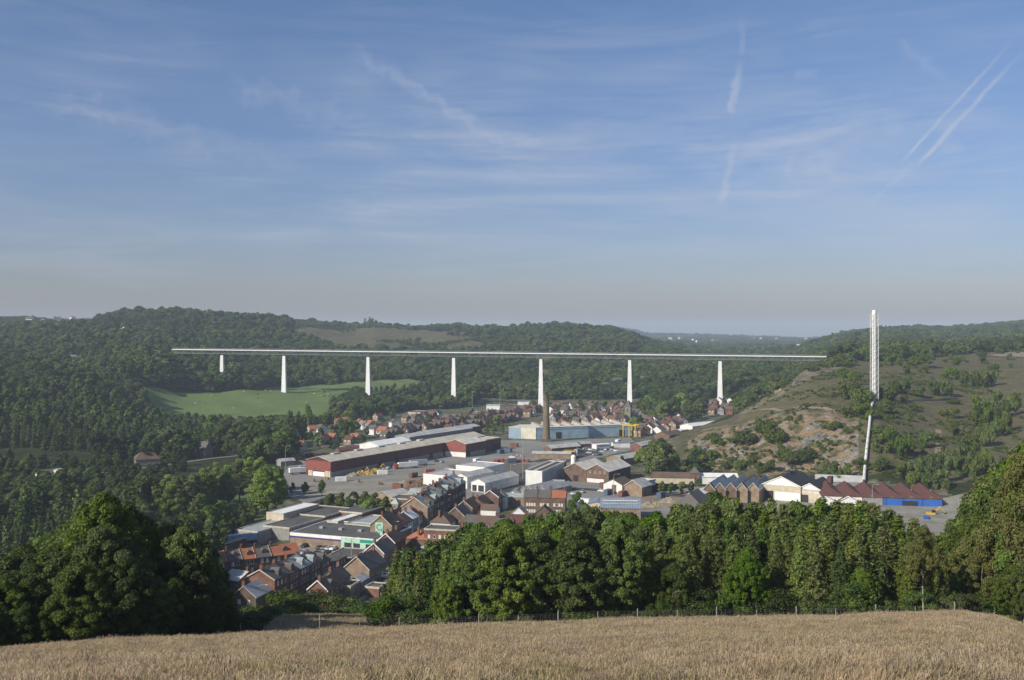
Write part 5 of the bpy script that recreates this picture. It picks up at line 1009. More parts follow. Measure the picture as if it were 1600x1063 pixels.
# row G small, row H tall
gG = 'small blue grey terrace houses beside the corner shop'; ys = 11.2; c0 = G(612, 852)
for i, (l, He, wl, rf) in enumerate([(7, 6, 'grey', 'orange'), (6, 5.6, 'white', 'slate'), (6.5, 6.2, 'grey', 'white'), (6, 6, 'white', 'redbrown'), (7, 6.4, 'grey', 'pale')]):
    c = loc2w(c0, 15, 0, ys); ys += l+.02; house(0, 0, 15, 8.5, l, He, He+2.8, wl, rf, '%s small terrace house after the corner shop, %s roof' % (['first', 'second', 'third', 'fourth', 'fifth'][i], {'orange': 'orange', 'slate': 'slate', 'white': 'white', 'redbrown': 'red brown', 'pale': 'zinc'}[rf]), 'y', 1, (0, 0), (2, 2), gG, .4, xy=c)
gH = 'tall shaded townhouses of the upper street'; cH = G(668, 826); ys = 0
for i, (l, He, wl, rf, Hr) in enumerate([(8, 9, 'tan', 'pale', 13), (8, 10.5, 'dark', 'slate', 14), (8.5, 11.5, 'dark', 'pale', 14.5), (9, 12, 'dark', 'slate', 15.5), (9, 12, 'red', 'pale', 15), (12, 12.4, 'dark', 'pale', 16)]):
    c = loc2w(cH, 15, 0, ys); ys += l+.02
    e, r = house(0, 0, 15, 12, l, He, Hr, wl, rf, '%s tall shaded townhouse going up the upper street' % ['first', 'second', 'third', 'fourth', 'fifth', 'sixth'][i], 'y', 2, (2 if i == 0 else 0, 3), (3, 3), gH, .2, M_STONE if i == 0 else None, xy=c)
    dormer(r, -.2, l/2, He-.4, 2.6, 4.0, 2.2, 'right', 'pale' if i % 2 else 'slate'); dormer(r, -9.8, l/2, He+.4, 1.6, 2.0, 1.4, 'front', 'pale')
house(640, 802, 15, 9.6, 12, 6.4, 6.4, 'brown', 'flat', 'brick block with four bright windows behind the townhouses', wf=(4, 1), lit=1, ww=1.5, wh=1.4, chim=0)
house(665, 806, 15, 9, 10, 9.5, 11.5, 'red', 'pale', 'red brick back building with dormers behind the townhouses', 'x', wf=(3, 3), lit=.6)
bld('workshop', 'blue grey metal roofed workshop left of the four windows', 'workshop', G(612, 794), 40, 12, 13, 5, 7.4, 'tan', 'metal'); house(622, 808, 20, 4, 4, 6, 8, 'grey', 'pale', 'small grey turret house among the trees', hip=1.8, hipb=1.8, chim=0, wf=(1, 2))
# right side of the upper street
gJ = 'houses between the upper street and the tree belt'
for (u, y, th, W_, L_, He, Hr, wl, rf, lab, kw) in [
 (779, 800, 16, 8.6, 9, 6.8, 9.8, 'brown', 'brown', 'tall brown gable house with white verge at the crossing', dict(verge=M_WHITE, wr=(2, 2))),
 (775, 812, 16, 7.4, 6, 4.2, 6.2, 'white', 'brown', 'white based house with tan lean-to roof below the tall gable', dict(ridge='x')),
 (757, 806, 16, 8, 14, 5, 8, 'red', 'brown', 'brown roofed house left of the white based house', dict(chim=2)),
 (738, 812, 16, 8, 14, 5, 8.2, 'brown', 'brown', 'brown roofed street house near the double lamp', dict(chim=2, verge=M_STONE)),
 (726, 824, 16, 8.5, 10, 4.6, 8.4, 'brown', 'slate', 'small gable house with slate roof behind the brick offices', dict(verge=M_STONE, wf=(2, 1))),
 (703, 830, 16, 9, 7, 3.4, 7, 'white', 'brown', 'pale pointed roof behind the long flat brick block', dict(hip=2)),
 (712, 860, 14, 13, 9, 7.6, 7.6, 'red', 'flat', 'long flat brick block with tall window bays', dict(wf=(5, 2), lit=.6, chim=0)),
 (727, 856, 14, 4, 8, 6, 8.5, 'red', 'slate', 'narrow slate roofed house against the brick block', dict(wf=(1, 2))),
 (668, 858, 20, 9.5, 9, 3.6, 6.6, 'brown', 'orange', 'hipped red brown roof house by the spruces', dict(hip=3.5, hipb=3.5)),
 (748, 838, 10, 6, 8, 5.4, 8, 'brown', 'slate', 'slate roofed brick house left of the pale eaved row', dict(ridge='x', wf=(2, 2))),
 (776, 840, 10, 8, 8, 5.6, 8, 'red', 'brown', 'pink brick row house with pale eaves', dict(ridge='x', wf=(3, 2), verge=M_STONE)),
 (800, 842, 10, 7, 8, 5, 7.4, 'brown', 'slate', 'brown brick row house beside the pink brick one', dict(ridge='x', wf=(2, 2))),
 (822, 834, 8, 9, 8, 4.4, 7.2, 'brown', 'redbrown', 'red brown roofed house with two dormer windows', dict(ridge='x', wf=(3, 1))),
 (848, 838, 6, 8, 8, 4.8, 7.2, 'tan', 'slate', 'grey roofed house half behind the oaks', dict(ridge='x')),
 (872, 836, 6, 8, 8, 4.8, 7.2, 'brown', 'slate', 'slate roofed house behind the oak tops', dict(ridge='x')),
 (822, 792, 12, 11, 9, 4.4, 5.6, 'tan', 'pale', 'low pinkish flat building left of the windowed row', dict(ridge='x', chim=0)),
 (790, 796, 12, 5, 5, 6, 8, 'white', 'pale', 'narrow white fronted house at the street end', dict(wf=(1, 2))),
 (820, 812, 12, 6, 6, 2.6, 5.4, 'white', 'metal', 'bright white little gable before the windowed row', dict(chim=0)),
 (862, 812, 8, 7.6, 6, 2.6, 5.8, 'brown', 'slate', 'wooden fronted garage gable before the windowed row', dict(chim=0)),
 ]:
    kw = dict(kw); house(u, y, th, W_, L_, He, Hr, wl, rf, lab, group=gJ, **kw)
gM = 'brick row with many lit windows'; cM = G(883, 806)
for i, (w, rf) in enumerate([(6.6, 'orange'), (6.2, 'slate'), (6.4, 'slate')]):
    c = loc2w(cM, 8, -sum([0, 6.62, 12.84][i:i+1]), 0)
    house(0, 0, 8, w, 9, 8.2, 11, 'brown', rf, ['orange roofed end house of the lit window row', 'middle slate roofed house of the lit window row', 'left slate roofed house of the lit window row'][i], 'x', 1, (4, 2), (0, 0), gM, .75, xy=c, ww=.9)
# ---------------------------------------------------------------- the many small houses of the valley
def small_proto(wall, roof, W_, L_, He, Hr, ridge, seed):
    e, r = bld('house', None, None, (0, 0), 0, W_, L_, He, Hr, wall, roof, ridge, chim=1)
    for face, n in (('front', 2), ('right', 2)):
        for i in range(n):
            t = (W_ if face == 'front' else L_)*(i+.5)/n
            w = MB().box(-.6, .6, -.06, 0, 0, 1.5).build('window', M_FRAME if seed % 2 else M_GLASS, e)
            if face == 'front': w.location = (-W_+t, -.004, 3.4)
            else: w.location = (.004, t, 3.4); w.rotation_euler = (0, 0, R(90))
    return e
SP = []
for k, (wl, rf) in enumerate([('brown', 'slate'), ('dark', 'slate'), ('red', 'brown'), ('white', 'slate'), ('cream', 'orange'), ('tan', 'redbrown'), ('white', 'orange'), ('brown', 'orange'), ('grey', 'slate'), ('tan', 'brown'), ('white', 'brown')]):
    for rd in ('y', 'x'): SP.append((small_proto(wl, rf, 6.6+.3*k % 2, 8.5, 5.2, 8.2, rd, k), wl, rf, rd))
RN = {'slate': 'slate', 'brown': 'brown', 'orange': 'orange tiled', 'redbrown': 'red brown'}; WN = {'brown': 'brown brick', 'dark': 'dark brick', 'red': 'red brick', 'white': 'white walled', 'cream': 'cream walled', 'tan': 'tan brick', 'grey': 'grey'}
HS = []
def small(x, y, th, group, place, kinds_=None, sc=1.0, z=None):
    p, wl, rf, rd = random.choice([s for s in SP if kinds_ is None or (s[1], s[2]) in kinds_]); c = dup(p, None, (x, y, (hz1(x, y) if z is None else z)), -R(th), sc)
    c['group'] = group; c['category'] = 'house'; HS.append((c, WN[wl]+' house, '+RN[rf]+' roof', place, x/y)); return c
DK = [('brown', 'slate'), ('dark', 'slate'), ('red', 'brown'), ('grey', 'slate'), ('tan', 'brown')]; MX = DK+[('white', 'slate'), ('white', 'brown'), ('tan', 'redbrown')]
g1 = 'terraced houses beyond the long warehouse'
for r_, (a, b) in enumerate([((598, 689), (800, 650)), ((612, 679), (842, 645)), ((640, 670), (856, 641)), ((630, 662), (700, 652)), ((745, 670), (838, 650)), ((700, 677), (800, 659))]):
    A, B = Vector(G(*a)), Vector(G(*b)); n = int((B-A).length/(7.4 if r_ < 3 else 10.5)); th = math.degrees(math.atan2(B.x-A.x, B.y-A.y))
    for i in range(n):
        if random.random() < .08: continue
        p = A.lerp(B, (i+.5)/n); small(p.x+random.uniform(-1, 1), p.y, th+random.uniform(-3, 3), g1, 'in terrace row %s beyond the warehouse' % ['one', 'two', 'three', 'four', 'five', 'six'][r_] if False else '%s row beyond warehouse' % ['nearest', 'second', 'third', 'fourth', 'fifth', 'sixth'][r_], DK if r_ < 3 else MX, random.uniform(.78, .98))
g2_ = 'small houses beyond the blue factory'
for poly, n, sp, place in [([(862,672),(980,664),(1000,650),(985,636),(860,638)], 70, 11, 'beyond the blue factory'), ([(1000,684),(1062,672),(1070,656),(1010,660)], 26, 12, 'left of the white works'), ([(1108,650),(1145,648),(1148,632),(1110,628)], 12, 11, 'below the right pier'), ([(1040,626),(1062,618),(1100,622),(1060,634)], 7, 13, 'among trees near the right pier')]:
    pts = []
    for t in range(3000):
        if len(pts) >= n: break
        u = random.uniform(min(p[0] for p in poly), max(p[0] for p in poly)); y = random.uniform(min(p[1] for p in poly), max(p[1] for p in poly))
        if not inpoly(np.array([u]), np.array([y]), poly)[0]: continue
        x, Y = hit(u, y)
        if all((x-a)**2+(Y-b)**2 > sp*sp for a, b in pts): pts.append((x, Y)); small(x, Y, random.choice([20, 35, 65]), g2_, place, MX, random.uniform(.75, 1.0))
g5 = 'villas among trees on the left edge of town'
for u, y, th, k in [(418,664,40,('tan','redbrown')),(436,668,60,('cream','orange')),(458,694,30,('white','slate')),(484,680,60,('cream','orange')),(507,695,30,('tan','redbrown')),(520,693,30,('cream','orange')),(524,668,70,('brown','orange')),(530,666,70,('brown','orange')),(548,697,30,('tan','redbrown')),(556,694,30,('cream','orange')),(557,668,70,('white','orange')),(566,672,70,('white','orange')),(577,670,50,('cream','orange')),(584,680,30,('white','slate')),(592,678,30,('white','slate')),(600,684,30,('cream','orange')),(590,658,40,('tan','redbrown')),(612,668,60,('white','slate')),(470,706,30,('cream','orange')),(450,712,30,('tan','redbrown')),(498,680,50,('white','slate')),(512,660,50,('brown','orange'))]:
    x, Y = G(u, y); small(x, Y, th, g5, 'at the left town edge', [k], random.uniform(.85, 1.05))
g6 = 'scattered houses on the distant ridges'
for u, y, s in [(50,505,1.6),(62,505,1.2),(84,505,1.4),(100,504,1.2),(112,499,1.6),(128,499,1.2),(20,507,1.2),(577,511,.9),(612,512,1.0),(606,512,.8),(955,521,1.6),(940,516,1.2),(965,523,1.3),(1075,535,1.5),(1084,534,1.7),(1090,536,1.5),(1115,535,1.6),(1122,535,1.4),(1180,531,1.4),(1190,531,1.5),(1200,532,1.3),(1262,531,1.6),(1215,533,2),(1050,531,2),(1062,532,2)]:
    x, Y = hit(u, y, 900); small(x, Y, random.choice([0, 70, 35]), g6, 'on the distant ridge', [('white', 'slate'), ('white', 'orange')], s)
for p in SP:
    def rm(o):
        for c in list(o.children): rm(c)
        bpy.data.objects.remove(o)
    rm(p[0])
def label_houses():
    by = {}
    for t in HS: by.setdefault((t[1], t[2]), []).append(t)
    for (a, b), ts in by.items():
        ts.sort(key=lambda t: t[3])
        for i, t in enumerate(ts): t[0]['label'] = '%s %s%s' % (a, b, '' if len(ts) == 1 else ', %s from left' % ordinal_(i+1))
label_houses()
x, y = hit(1256, 527, 3000); bld('water_tower_block', 'small bright white block on the far right ridge', 'building', (x, y), 10, 20, 14, 14, 14, 'white', 'white', z=hz1(x, y)-2)
# single landmarks
e, r = bld('farmhouse', 'stone farmhouse with pale hipped roof beside the left lane', 'farmhouse', hit(212, 729), 60, 12, 15, 4, 8, 'stone', 'brown', hip=4, hipb=4, z=hz1(*hit(212, 729))); windows(e, 'front', 12, 15, 3, 1)
e, r = bld('villa', 'tall dark slate roofed villa in the wood edge by the lane', 'villa', hit(320, 716), 20, 13, 9, 6, 10.5, 'stone', 'slate', 'x', z=hz1(*hit(320, 716)), chim=1); windows(e, 'front', 13, 9, 3, 2)
bld('cottage', 'small pale cottage in the dark far left of the lane', 'cottage', hit(60, 750), 40, 8, 9, 3, 5, 'white', 'slate', z=hz1(*hit(60, 750))); bld('hut', 'tiny white hut on the left lane', 'hut', hit(92, 745), 20, 4.4, 3.5, 3.6, 4.4, 'white', 'metal', z=hz1(*hit(92, 745)))
bld('villa', 'yellow stone villa high in the left hillside wood', 'villa', (at(197, 1500)), 20, 10, 8, 13, 17, 'cream', 'slate', z=hz1(*at(197, 1500))+4)
e = empty('arched_barn', (*at(105, 1240), hz1(*at(105, 1240))+5), -R(20), 'arched grey roofed barn above the left hillside trees', 'barn')
e.scale = (.75,)*3
pr = [(-11, 0), (11, 0)]+[(11*math.cos(R(a)), 2+6*math.sin(R(a))) for a in range(0, 181, 15)]
MB().prism([(-11, -6), (11, -6), (11, 2), (-11, 2)], 0, 14).build('wall', BRK['conc'], e); MB().prism([(11.3*math.cos(R(a)), 1.9+6.3*math.sin(R(a))) for a in range(0, 181, 15)], -.4, 14.4).build('roof', ROOF['pale'], e)
x, y = G(981.5, 660); e = empty('church_tower', (x, y, 0), R(-20), 'square stone church tower rising beyond the blue factory', 'church'); MB().box(-2.8, 2.8, -2.8, 2.8, -1, 15).build('tower', BRK['stone'], e); MB().add([(-3.1,-3.1,15),(3.1,-3.1,15),(3.1,3.1,15),(-3.1,3.1,15),(0,0,21)], [(0,1,4),(1,2,4),(2,3,4),(3,0,4),(0,3,2,1)]).build('spire', ROOF['slate'], e)
w = MB().box(-.5, .5, -2.9, -2.8, 10, 13).build('belfry_window', M_DOOR, e); MB().prism([(-4.5, 0), (4.5, 0), (4.5, 6), (0, 10), (-4.5, 6)], 2.8, 24).build('nave', BRK['stone'], e)
for lab, u, D, W_, L_, He, Hr, wl, rf in [('large dark institution with hipped slate roof beside a pier', 974, 1290, 16, 14, 9, 14, 'dark', 'slate'), ('long low stone building right of the central right pier', 1026, 1310, 30, 10, 6, 10, 'stone', 'slate'), ('pale flat block on the slope beyond the town', 1053, 1290, 14, 10, 9, 9, 'cream', 'pale'), ('stone annex left of the dark institution', 956, 1290, 12, 10, 8, 10, 'stone', 'slate')]:
    x, y = at(u, D); bld('institution', lab, 'building', (x, y), 8, W_, L_, He, Hr, wl, rf, 'x', hip=0 if Hr == He else 3, hipb=0 if Hr == He else 3, z=hz1(x, y)-.3)
bld('hall', 'cream gym hall with dark side before the hump wood', 'hall', G(657, 656), 12, 13, 22, 7, 7, 'cream', 'flat'); bld('pavilion', 'white sports pavilion beside the playing field', 'pavilion', G(781, 641), 8, 15, 9, 5, 6, 'white', 'pale', 'x'); bld('grandstand', 'long white and blue club house behind the playing field', 'club house', G(833, 634), 4, 18, 8, 4.6, 5.4, 'white', 'blue', 'x'); bld('pavilion', 'low cream shelter at the near edge of the playing field', 'pavilion', G(750, 649), 8, 10, 5, 3, 3.6, 'cream', 'metal', 'x')
bld('cabin', 'tiny white cabin at the corner of the cow pasture', 'cabin', G(519, 637), 20, 5, 4, 3, 4.2, 'white', 'slate')
# ---------------------------------------------------------------- viaduct
def viaduct():
    Y0 = 1160.0; A = np.array([-356/F*Y0, Y0]); dv = np.array([133.3*Y0/F, -.0089*Y0]); ln = float(np.hypot(*dv)); ang = math.atan2(dv[1], dv[0])
    deckz = lambda k: 65.7-(k+1.32)/7.5*6.8
    e = empty('viaduct', (float(A[0]), float(A[1]), 0), ang, 'long slender white viaduct on tapering piers crossing the whole valley', 'viaduct')
    mw = mat('viaduct_concrete', (.84, .84, .82), .7, (.74, .74, .73), .05); ms = mat('truss_steel', (.27, .29, .30), .5, (.22, .24, .25), .1)
    ks = [-1.34, -.75, 0, 1, 2, 3, 4, 5, 6, 6.35]
    zg = lambda k: hz1(*(A+dv*k))
    for k in ks[1:-2]:
        t = deckz(k)-6.2; g = min(zg(k), t-3)-4; w0 = 1.6; w1 = 1.6+(t-g)*.024; d0 = 1.6; d1 = 1.6+(t-g)*.02; x = k*ln
        MB().add([(x-w1,-d1,g),(x+w1,-d1,g),(x+w1,d1,g),(x-w1,d1,g),(x-w0,-d0,t),(x+w0,-d0,t),(x+w0,d0,t),(x-w0,d0,t)], [(0,3,2,1),(4,5,6,7),(0,1,5,4),(1,2,6,5),(2,3,7,6),(3,0,4,7)]).build('pier', mw, e)
        MB().box(x-1.5, x+1.5, -1.2, 1.2, t, t+1.0).build('bearing', mat('bearing', (.06, .06, .06), .8), e)
    for a, b in zip(ks, ks[1:]):
        za, zb = deckz(a), deckz(b); xa, xb = a*ln, b*ln
        bx = MB(); 
        bx.add([(xa,-5.5,za-.9),(xb,-5.5,zb-.9),(xb,5.5,zb-.9),(xa,5.5,za-.9),(xa,-5.5,za),(xb,-5.5,zb),(xb,5.5,zb),(xa,5.5,za)], [(0,3,2,1),(4,5,6,7),(0,1,5,4),(1,2,6,5),(2,3,7,6),(3,0,4,7)]).build('deck', mw, e)
        t = MB(); n = max(3, int((xb-xa)/2.9)); dz = 4.9
        for y in (-3.4, 3.4):
            t.tube((xa, y, za-dz), (xb, y, zb-dz), .22, n=6)
            for i in range(n):
                x0 = xa+(xb-xa)*i/n; x1 = xa+(xb-xa)*(i+1)/n; z0 = za+(zb-za)*i/n; z1 = za+(zb-za)*(i+1)/n
                t.tube((x0, y, z0-dz), (x1+ (1.6 if y < 0 else -1.6), y, z1-.8), .25, n=4, cap=False)
                if i % 2 == 0 and y < 0: t.tube((x1, y, z1-dz), (x0, y, z0-.8), .12, n=4, cap=False)
        for i in range(0, n, 3): x0 = xa+(xb-xa)*i/n; z0 = za+(zb-za)*i/n; t.tube((x0, -3.4, z0-dz), (x0, 3.4, z0-dz), .15, n=4, cap=False)
        t.build('truss', ms, e)
        p = MB()
        for y in (-5.4, 5.4):
            p.tube((xa, y, za+1.2), (xb, y, zb+1.2), .12, n=4)
            for i in range(0, n): x0 = xa+(xb-xa)*i/n; z0 = za+(zb-za)*i/n; p.tube((x0, y, z0), (x0, y, z0+1.2), .07, n=4, cap=False)
        p.build('railing', ms, e)
viaduct()
# ---------------------------------------------------------------- white stack on the heath and its flue down the slope
def stack():
    x, y = hit(1366, 627); z = hz1(x, y)-.5; top = zy(y, 485); H = top-z
    e = empty('white_stack', (x, y, z), R(10), 'very tall thin white steel stack in a lattice frame on the heath', 'chimney')
    mwh = mat('stack_white', (.80, .80, .77), .45, (.68, .68, .66), .2)
    tower_lathe('flue', [(1.6, 0), (1.55, H-.5), (1.3, H)], mwh, e, 14)
    b = MB(); n = int(H/4.2)
    for i in range(1, n): zz = H*i/n; b.add([], []); b.tube((0, 0, zz), (0, 0, zz+.35), 1.68, n=14)
    b.build('flange_rings', mat('flange_dark', (.60, .60, .56), .7), e)
    Hf = H*.955; fr = MB(); c4 = [(-2.1, -1.6), (2.1, -1.6), (2.1, 1.6), (-2.1, 1.6)]
    for cx, cy in c4: fr.tube((cx, cy, 0), (cx, cy, Hf), .17, n=5)
    m_ = int(Hf/4)
    for i in range(m_):
        z0, z1 = Hf*i/m_, Hf*(i+1)/m_
        for j in range(4):
            a, b2 = c4[j], c4[(j+1) % 4]; fr.tube((*a, z1), (*b2, z1), .09, n=4, cap=False); fr.tube((*a, z0), (*b2, z1), .07, n=4, cap=False)
    fr.build('lattice_frame', mat('frame_pale', (.74, .74, .71), .5), e); MB().box(-2.6, 2.6, -2.2, 2.2, -1.5, .6).build('base', BRK['conc'], e)
    MB().tube((2.9, -.5, 0), (2.9, -.5, Hf*.97), .35, n=8).build('service_pipe', mwh, e)
    bld('hut', 'small white roofed hut at the foot of the white stack', 'hut', hit(1379, 634), 30, 4, 3, 2.2, 2.8, 'white', 'metal', z=hz1(*hit(1379, 634))-.2)
    pts = [hit(u, yy) for u, yy in [(1365, 629), (1361, 640), (1359.5, 655), (1358, 672), (1356, 690), (1354, 708), (1352.5, 725), (1351, 740), (1350, 757)]]
    e2 = empty('flue_pipe', (*pts[-1], hz1(*pts[-1])), 0, 'sectioned white flue pipe climbing the slope below the white stack', 'pipe')
    w = MB(); j = MB(); P3 = [Vector((px-pts[-1][0], py-pts[-1][1], hz1(px, py)-hz1(*pts[-1])+1.6)) for px, py in pts]
    for a, b2 in zip(P3, P3[1:]):
        n = max(1, int((b2-a).length/7))
        for i in range(n):
            p, q = a.lerp(b2, i/n), a.lerp(b2, (i+.86)/n); w.tube(p, q, .8, n=10); j.tube(q, a.lerp(b2, (i+1)/n), .65, n=8); m = p+Vector((0, 0, -2.6)); j.box(m.x-.7, m.x+.7, m.y-.3, m.y+.3, m.z-1.5, m.z+1.8)
    w.build('pipe', mwh, e2); j.build('support', mat('dark_steel', (.05, .055, .07), .6), e2)
stack()
# ---------------------------------------------------------------- vehicles
M_TYRE = mat('tyre', (.02, .02, .02), .9); M_CGL = mat('car_glass', (.015, .018, .02), .08, (.02, .024, .028), spec=.8); M_RIM = mat('rim', (.45, .45, .46), .35, metal=.7)
def paint(n, c): return mat('paint_'+n, c, .3, tuple(x*.93 for x in c), spec=.6)
PC = {'silver': (.42, .43, .44), 'white': (.78, .78, .77), 'black': (.02, .02, .022), 'red': (.36, .03, .03), 'dark blue': (.03, .05, .14), 'grey': (.16, .17, .18), 'green': (.04, .12, .08)}
CARM = {}
def car_meshes():
    pr = [(-2.1,.35),(-2.1,.78),(-1.95,.92),(-1.0,.98),(-.35,1.02),(1.35,1.0),(1.95,.95),(2.12,.7),(2.1,.35),(1.75,.28),(-1.75,.28)]
    def ext(poly, w0, w1, zc):      # profile in (y,z), wider low, narrower high
        b = MB(); n = len(poly); 
        for s in (-1, 1): b.v += [(s*(w0 if z <= zc else w1), y, z) for y, z in poly]
        b.f = [tuple(range(n)), tuple(range(2*n-1, n-1, -1))]+[(i, i+n, (i+1)%n+n, (i+1)%n) for i in range(n)]; return b
    body = ext(pr, .84, .80, .8); roof = [(-.15,1.38),(-.0,1.43),(.9,1.42),(1.25,1.36),(1.1,1.30),(-.05,1.30)]
    b = ext(roof, .62, .58, 1.35); n0 = len(body.v); body.v += b.v; body.f += [tuple(i+n0 for i in f) for f in b.f]
    for x, y in ((-.66, -.62), (.66, -.62), (-.66, 1.6), (.66, 1.6)): body.tube((x*1.1, y, 1.0), (x*.88, y+(.5 if y < 0 else -.4), 1.36), .045, n=4)
    gl = MB(); gl.add([(-.74,-.68,1.0),(.74,-.68,1.0),(.60,-.08,1.34),(-.60,-.08,1.34),(-.74,1.68,.98),(.74,1.68,.98),(.60,1.15,1.34),(-.60,1.15,1.34)], [(0,1,2,3),(5,4,7,6),(1,5,6,2),(4,0,3,7),(3,2,6,7),(0,4,5,1)])
    wh = MB().tube((-.11, 0, 0), (.11, 0, 0), .31, n=12); rm = MB().tube((-.12, 0, 0), (.12, 0, 0), .18, n=8)
    return body, gl, wh, rm
_b, _g, _w, _r = car_meshes()
def car_proto(cn):
    e = empty('parked_car', (0, 0, 0)); _b.build('body', paint(cn, PC[cn]), e); _g.build('windows', M_CGL, e)
    for x, y in ((-.76, -1.3), (.76, -1.3), (-.76, 1.3), (.76, 1.3)):
        w = _w.build('wheel', M_TYRE, e, (x, y, .31)); _r.build('rim', M_RIM, w)
    for x in (-.6, .6): MB().box(x-.16, x+.16, -2.14, -2.09, .62, .76).build('headlight', M_FRAME, e)
    return e
PROTO = {}
CARS = []
def car(x, y, rz, cn, group, place):
    if cn not in PROTO: PROTO[cn] = o = car_proto(cn); o.location = (x, y, .1); o.rotation_euler = (0, 0, R(rz))
    else: o = dup(PROTO[cn], None, (x, y, .1), R(rz))
    o['group'] = group; o['category'] = 'car'; CARS.append((o, cn, place, x/y)); return o
gc = 'cars in the supermarket car park'
for i, (u, y, c) in enumerate([(476,855,'black'),(500,858,'black'),(507,858.5,'grey'),(514,859,'silver'),(521,859.5,'white'),(467,866,'grey'),(474,866,'silver'),(480,867,'dark blue'),(472,875,'green'),(480,874,'silver'),(487,873,'dark blue'),(493,872,'red'),(499,868,'black'),(505,867,'silver'),(511,866,'black'),(464,872,'dark blue')]):
    x, Y = G(u, y); car(x, Y, -21+(180 if i % 2 else 0), c, gc, 'in the supermarket car park')
for u, y, c in [(690,815,'silver'),(700,808,'black'),(706,803,'white'),(716,797,'silver'),(722,793,'grey'),(738,786,'black'),(560,893,'silver'),(575,880,'dark blue'),(556,902,'white'),(605,857,'silver'),(590,868,'grey')]:
    x, Y = G(u, y); t = np.interp(Y, [p[1] for p in STR], [p[0] for p in STR]); car(t+3.3, Y, -14, c, 'cars along the street', 'along the street')
for u, y, c in [(606,733,'white'),(598,734,'silver'),(616,731,'silver'),(900,720,'black'),(915,702,'silver'),(922,704,'white'),(928,706,'grey'),(935,704,'dark blue'),(940,707,'silver'),(930,712,'silver'),(946,704,'white'),(937,712,'black'),(956,704,'silver'),(962,706,'white'),(920,709,'silver'),(1015,676,'white'),(1010,679,'dark blue'),(940,769,'white'),(910,770,'silver'),(896,774,'white'),(1490,797,'white'),(1512,795,'white'),(1518,794,'white'),(800,716,'white'),(812,713,'silver'),(690,723,'silver'),(683,722,'black'),(695,781,'red'),(780,790,'white'),(790,783,'silver'),(795,780,'white'),(800,776,'silver'),(806,772,'white')]:
    x, Y = G(u, y); car(x, Y, random.choice([-60, 20, 75, -15]), c, 'cars standing in the works yards', 'in the works yards')
for o, cn, pl, k in CARS: pass
_by = {}
for t in CARS: _by.setdefault((t[1], t[2]), []).append(t)
for (cn, pl), ts in _by.items():
    ts.sort(key=lambda t: t[3])
    for i, t in enumerate(ts): t[0]['label'] = '%s car parked %s%s' % (cn, pl, '' if len(ts) == 1 else ', %s %s one from left' % (ordinal_(i+1), cn))
def trailer(u, y, rz, L_, col, label, cab=None, hgt=2.7):
    e = empty('lorry_trailer' if not cab else 'lorry', (*G(u, y), .1), R(rz), label, 'lorry' if cab else 'trailer')
    MB().box(-1.25, 1.25, 0, L_, 1.1, 1.1+hgt).build('box_body', col, e); MB().box(-1.0, 1.0, .4, L_-.3, .75, 1.1).build('chassis', M_DOOR, e)
    for yy in (L_-1.2, L_-2.6, 1.4):
        for x in (-1.1, 1.1): MB().tube((x-.16, 0, 0), (x+.16, 0, 0), .5, n=10).build('wheel', M_TYRE, e, (x, yy, .5))
    if cab: MB().prism([(-1.2, .6), (1.2, .6), (1.2, 3.0), (.9, 3.3), (-.9, 3.3), (-1.2, 3.0)], -2.6, -.3).build('cab', cab, e); MB().box(-1.05, 1.05, -2.66, -2.58, 1.8, 2.8).build('windscreen', M_CGL, e); [MB().tube((x-.16, 0, 0), (x+.16, 0, 0), .5, n=10).build('wheel', M_TYRE, e, (x, -1.5, .5)) for x in (-1.1, 1.1)]
m_or = mat('orange_red', (.45, .10, .05), .5); m_bl = mat('trailer_blue', (.30, .42, .55), .5)
trailer(622, 733, -62, 13, M_WHITE, 'white lorry trailer with red roof edge by the warehouse', m_or); trailer(640, 729, -62, 12, mat('trailer_grey', (.40, .42, .46), .5), 'grey trailer right of the white lorry'); trailer(664, 744, -60, 6, m_or, 'short orange skip trailer alone in the yard')
trailer(355, 852, -62, 12, m_bl, 'pale blue trailer beside the railway warehouse', mat('teal_cab', (.05, .25, .28), .5)); trailer(452, 742, -60, 10, M_WHITE, 'white trailer left of the warehouse gable'); trailer(468, 738, -60, 9, m_bl, 'pale blue trailer left of the warehouse gable')
trailer(958, 722, -40, 7, m_or, 'orange lorry beside the grey metal roofed shed', m_or)
for i, u in enumerate((776, 784, 792, 800, 808, 816, 824)):
    x, Y = G(u, 722-(i % 2)); e = empty('red_container', (x, Y, .1), R(80), 'red skip, %s from left of the row across the yard' % ordinal_(i+1), 'skip', 'red skips in a row across the yard'); MB().prism([(-2.6, 0), (2.6, 0), (3.2, 1.5), (-3.2, 1.5)], -1.1, 1.1).build('skip_body', m_or, e); MB().box(-3.3, 3.3, -1.2, -1.1, 1.35, 1.55).box(-3.3, 3.3, 1.1, 1.2, 1.35, 1.55).build('rim', mat('rim_red', (.3, .05, .04), .6), e)
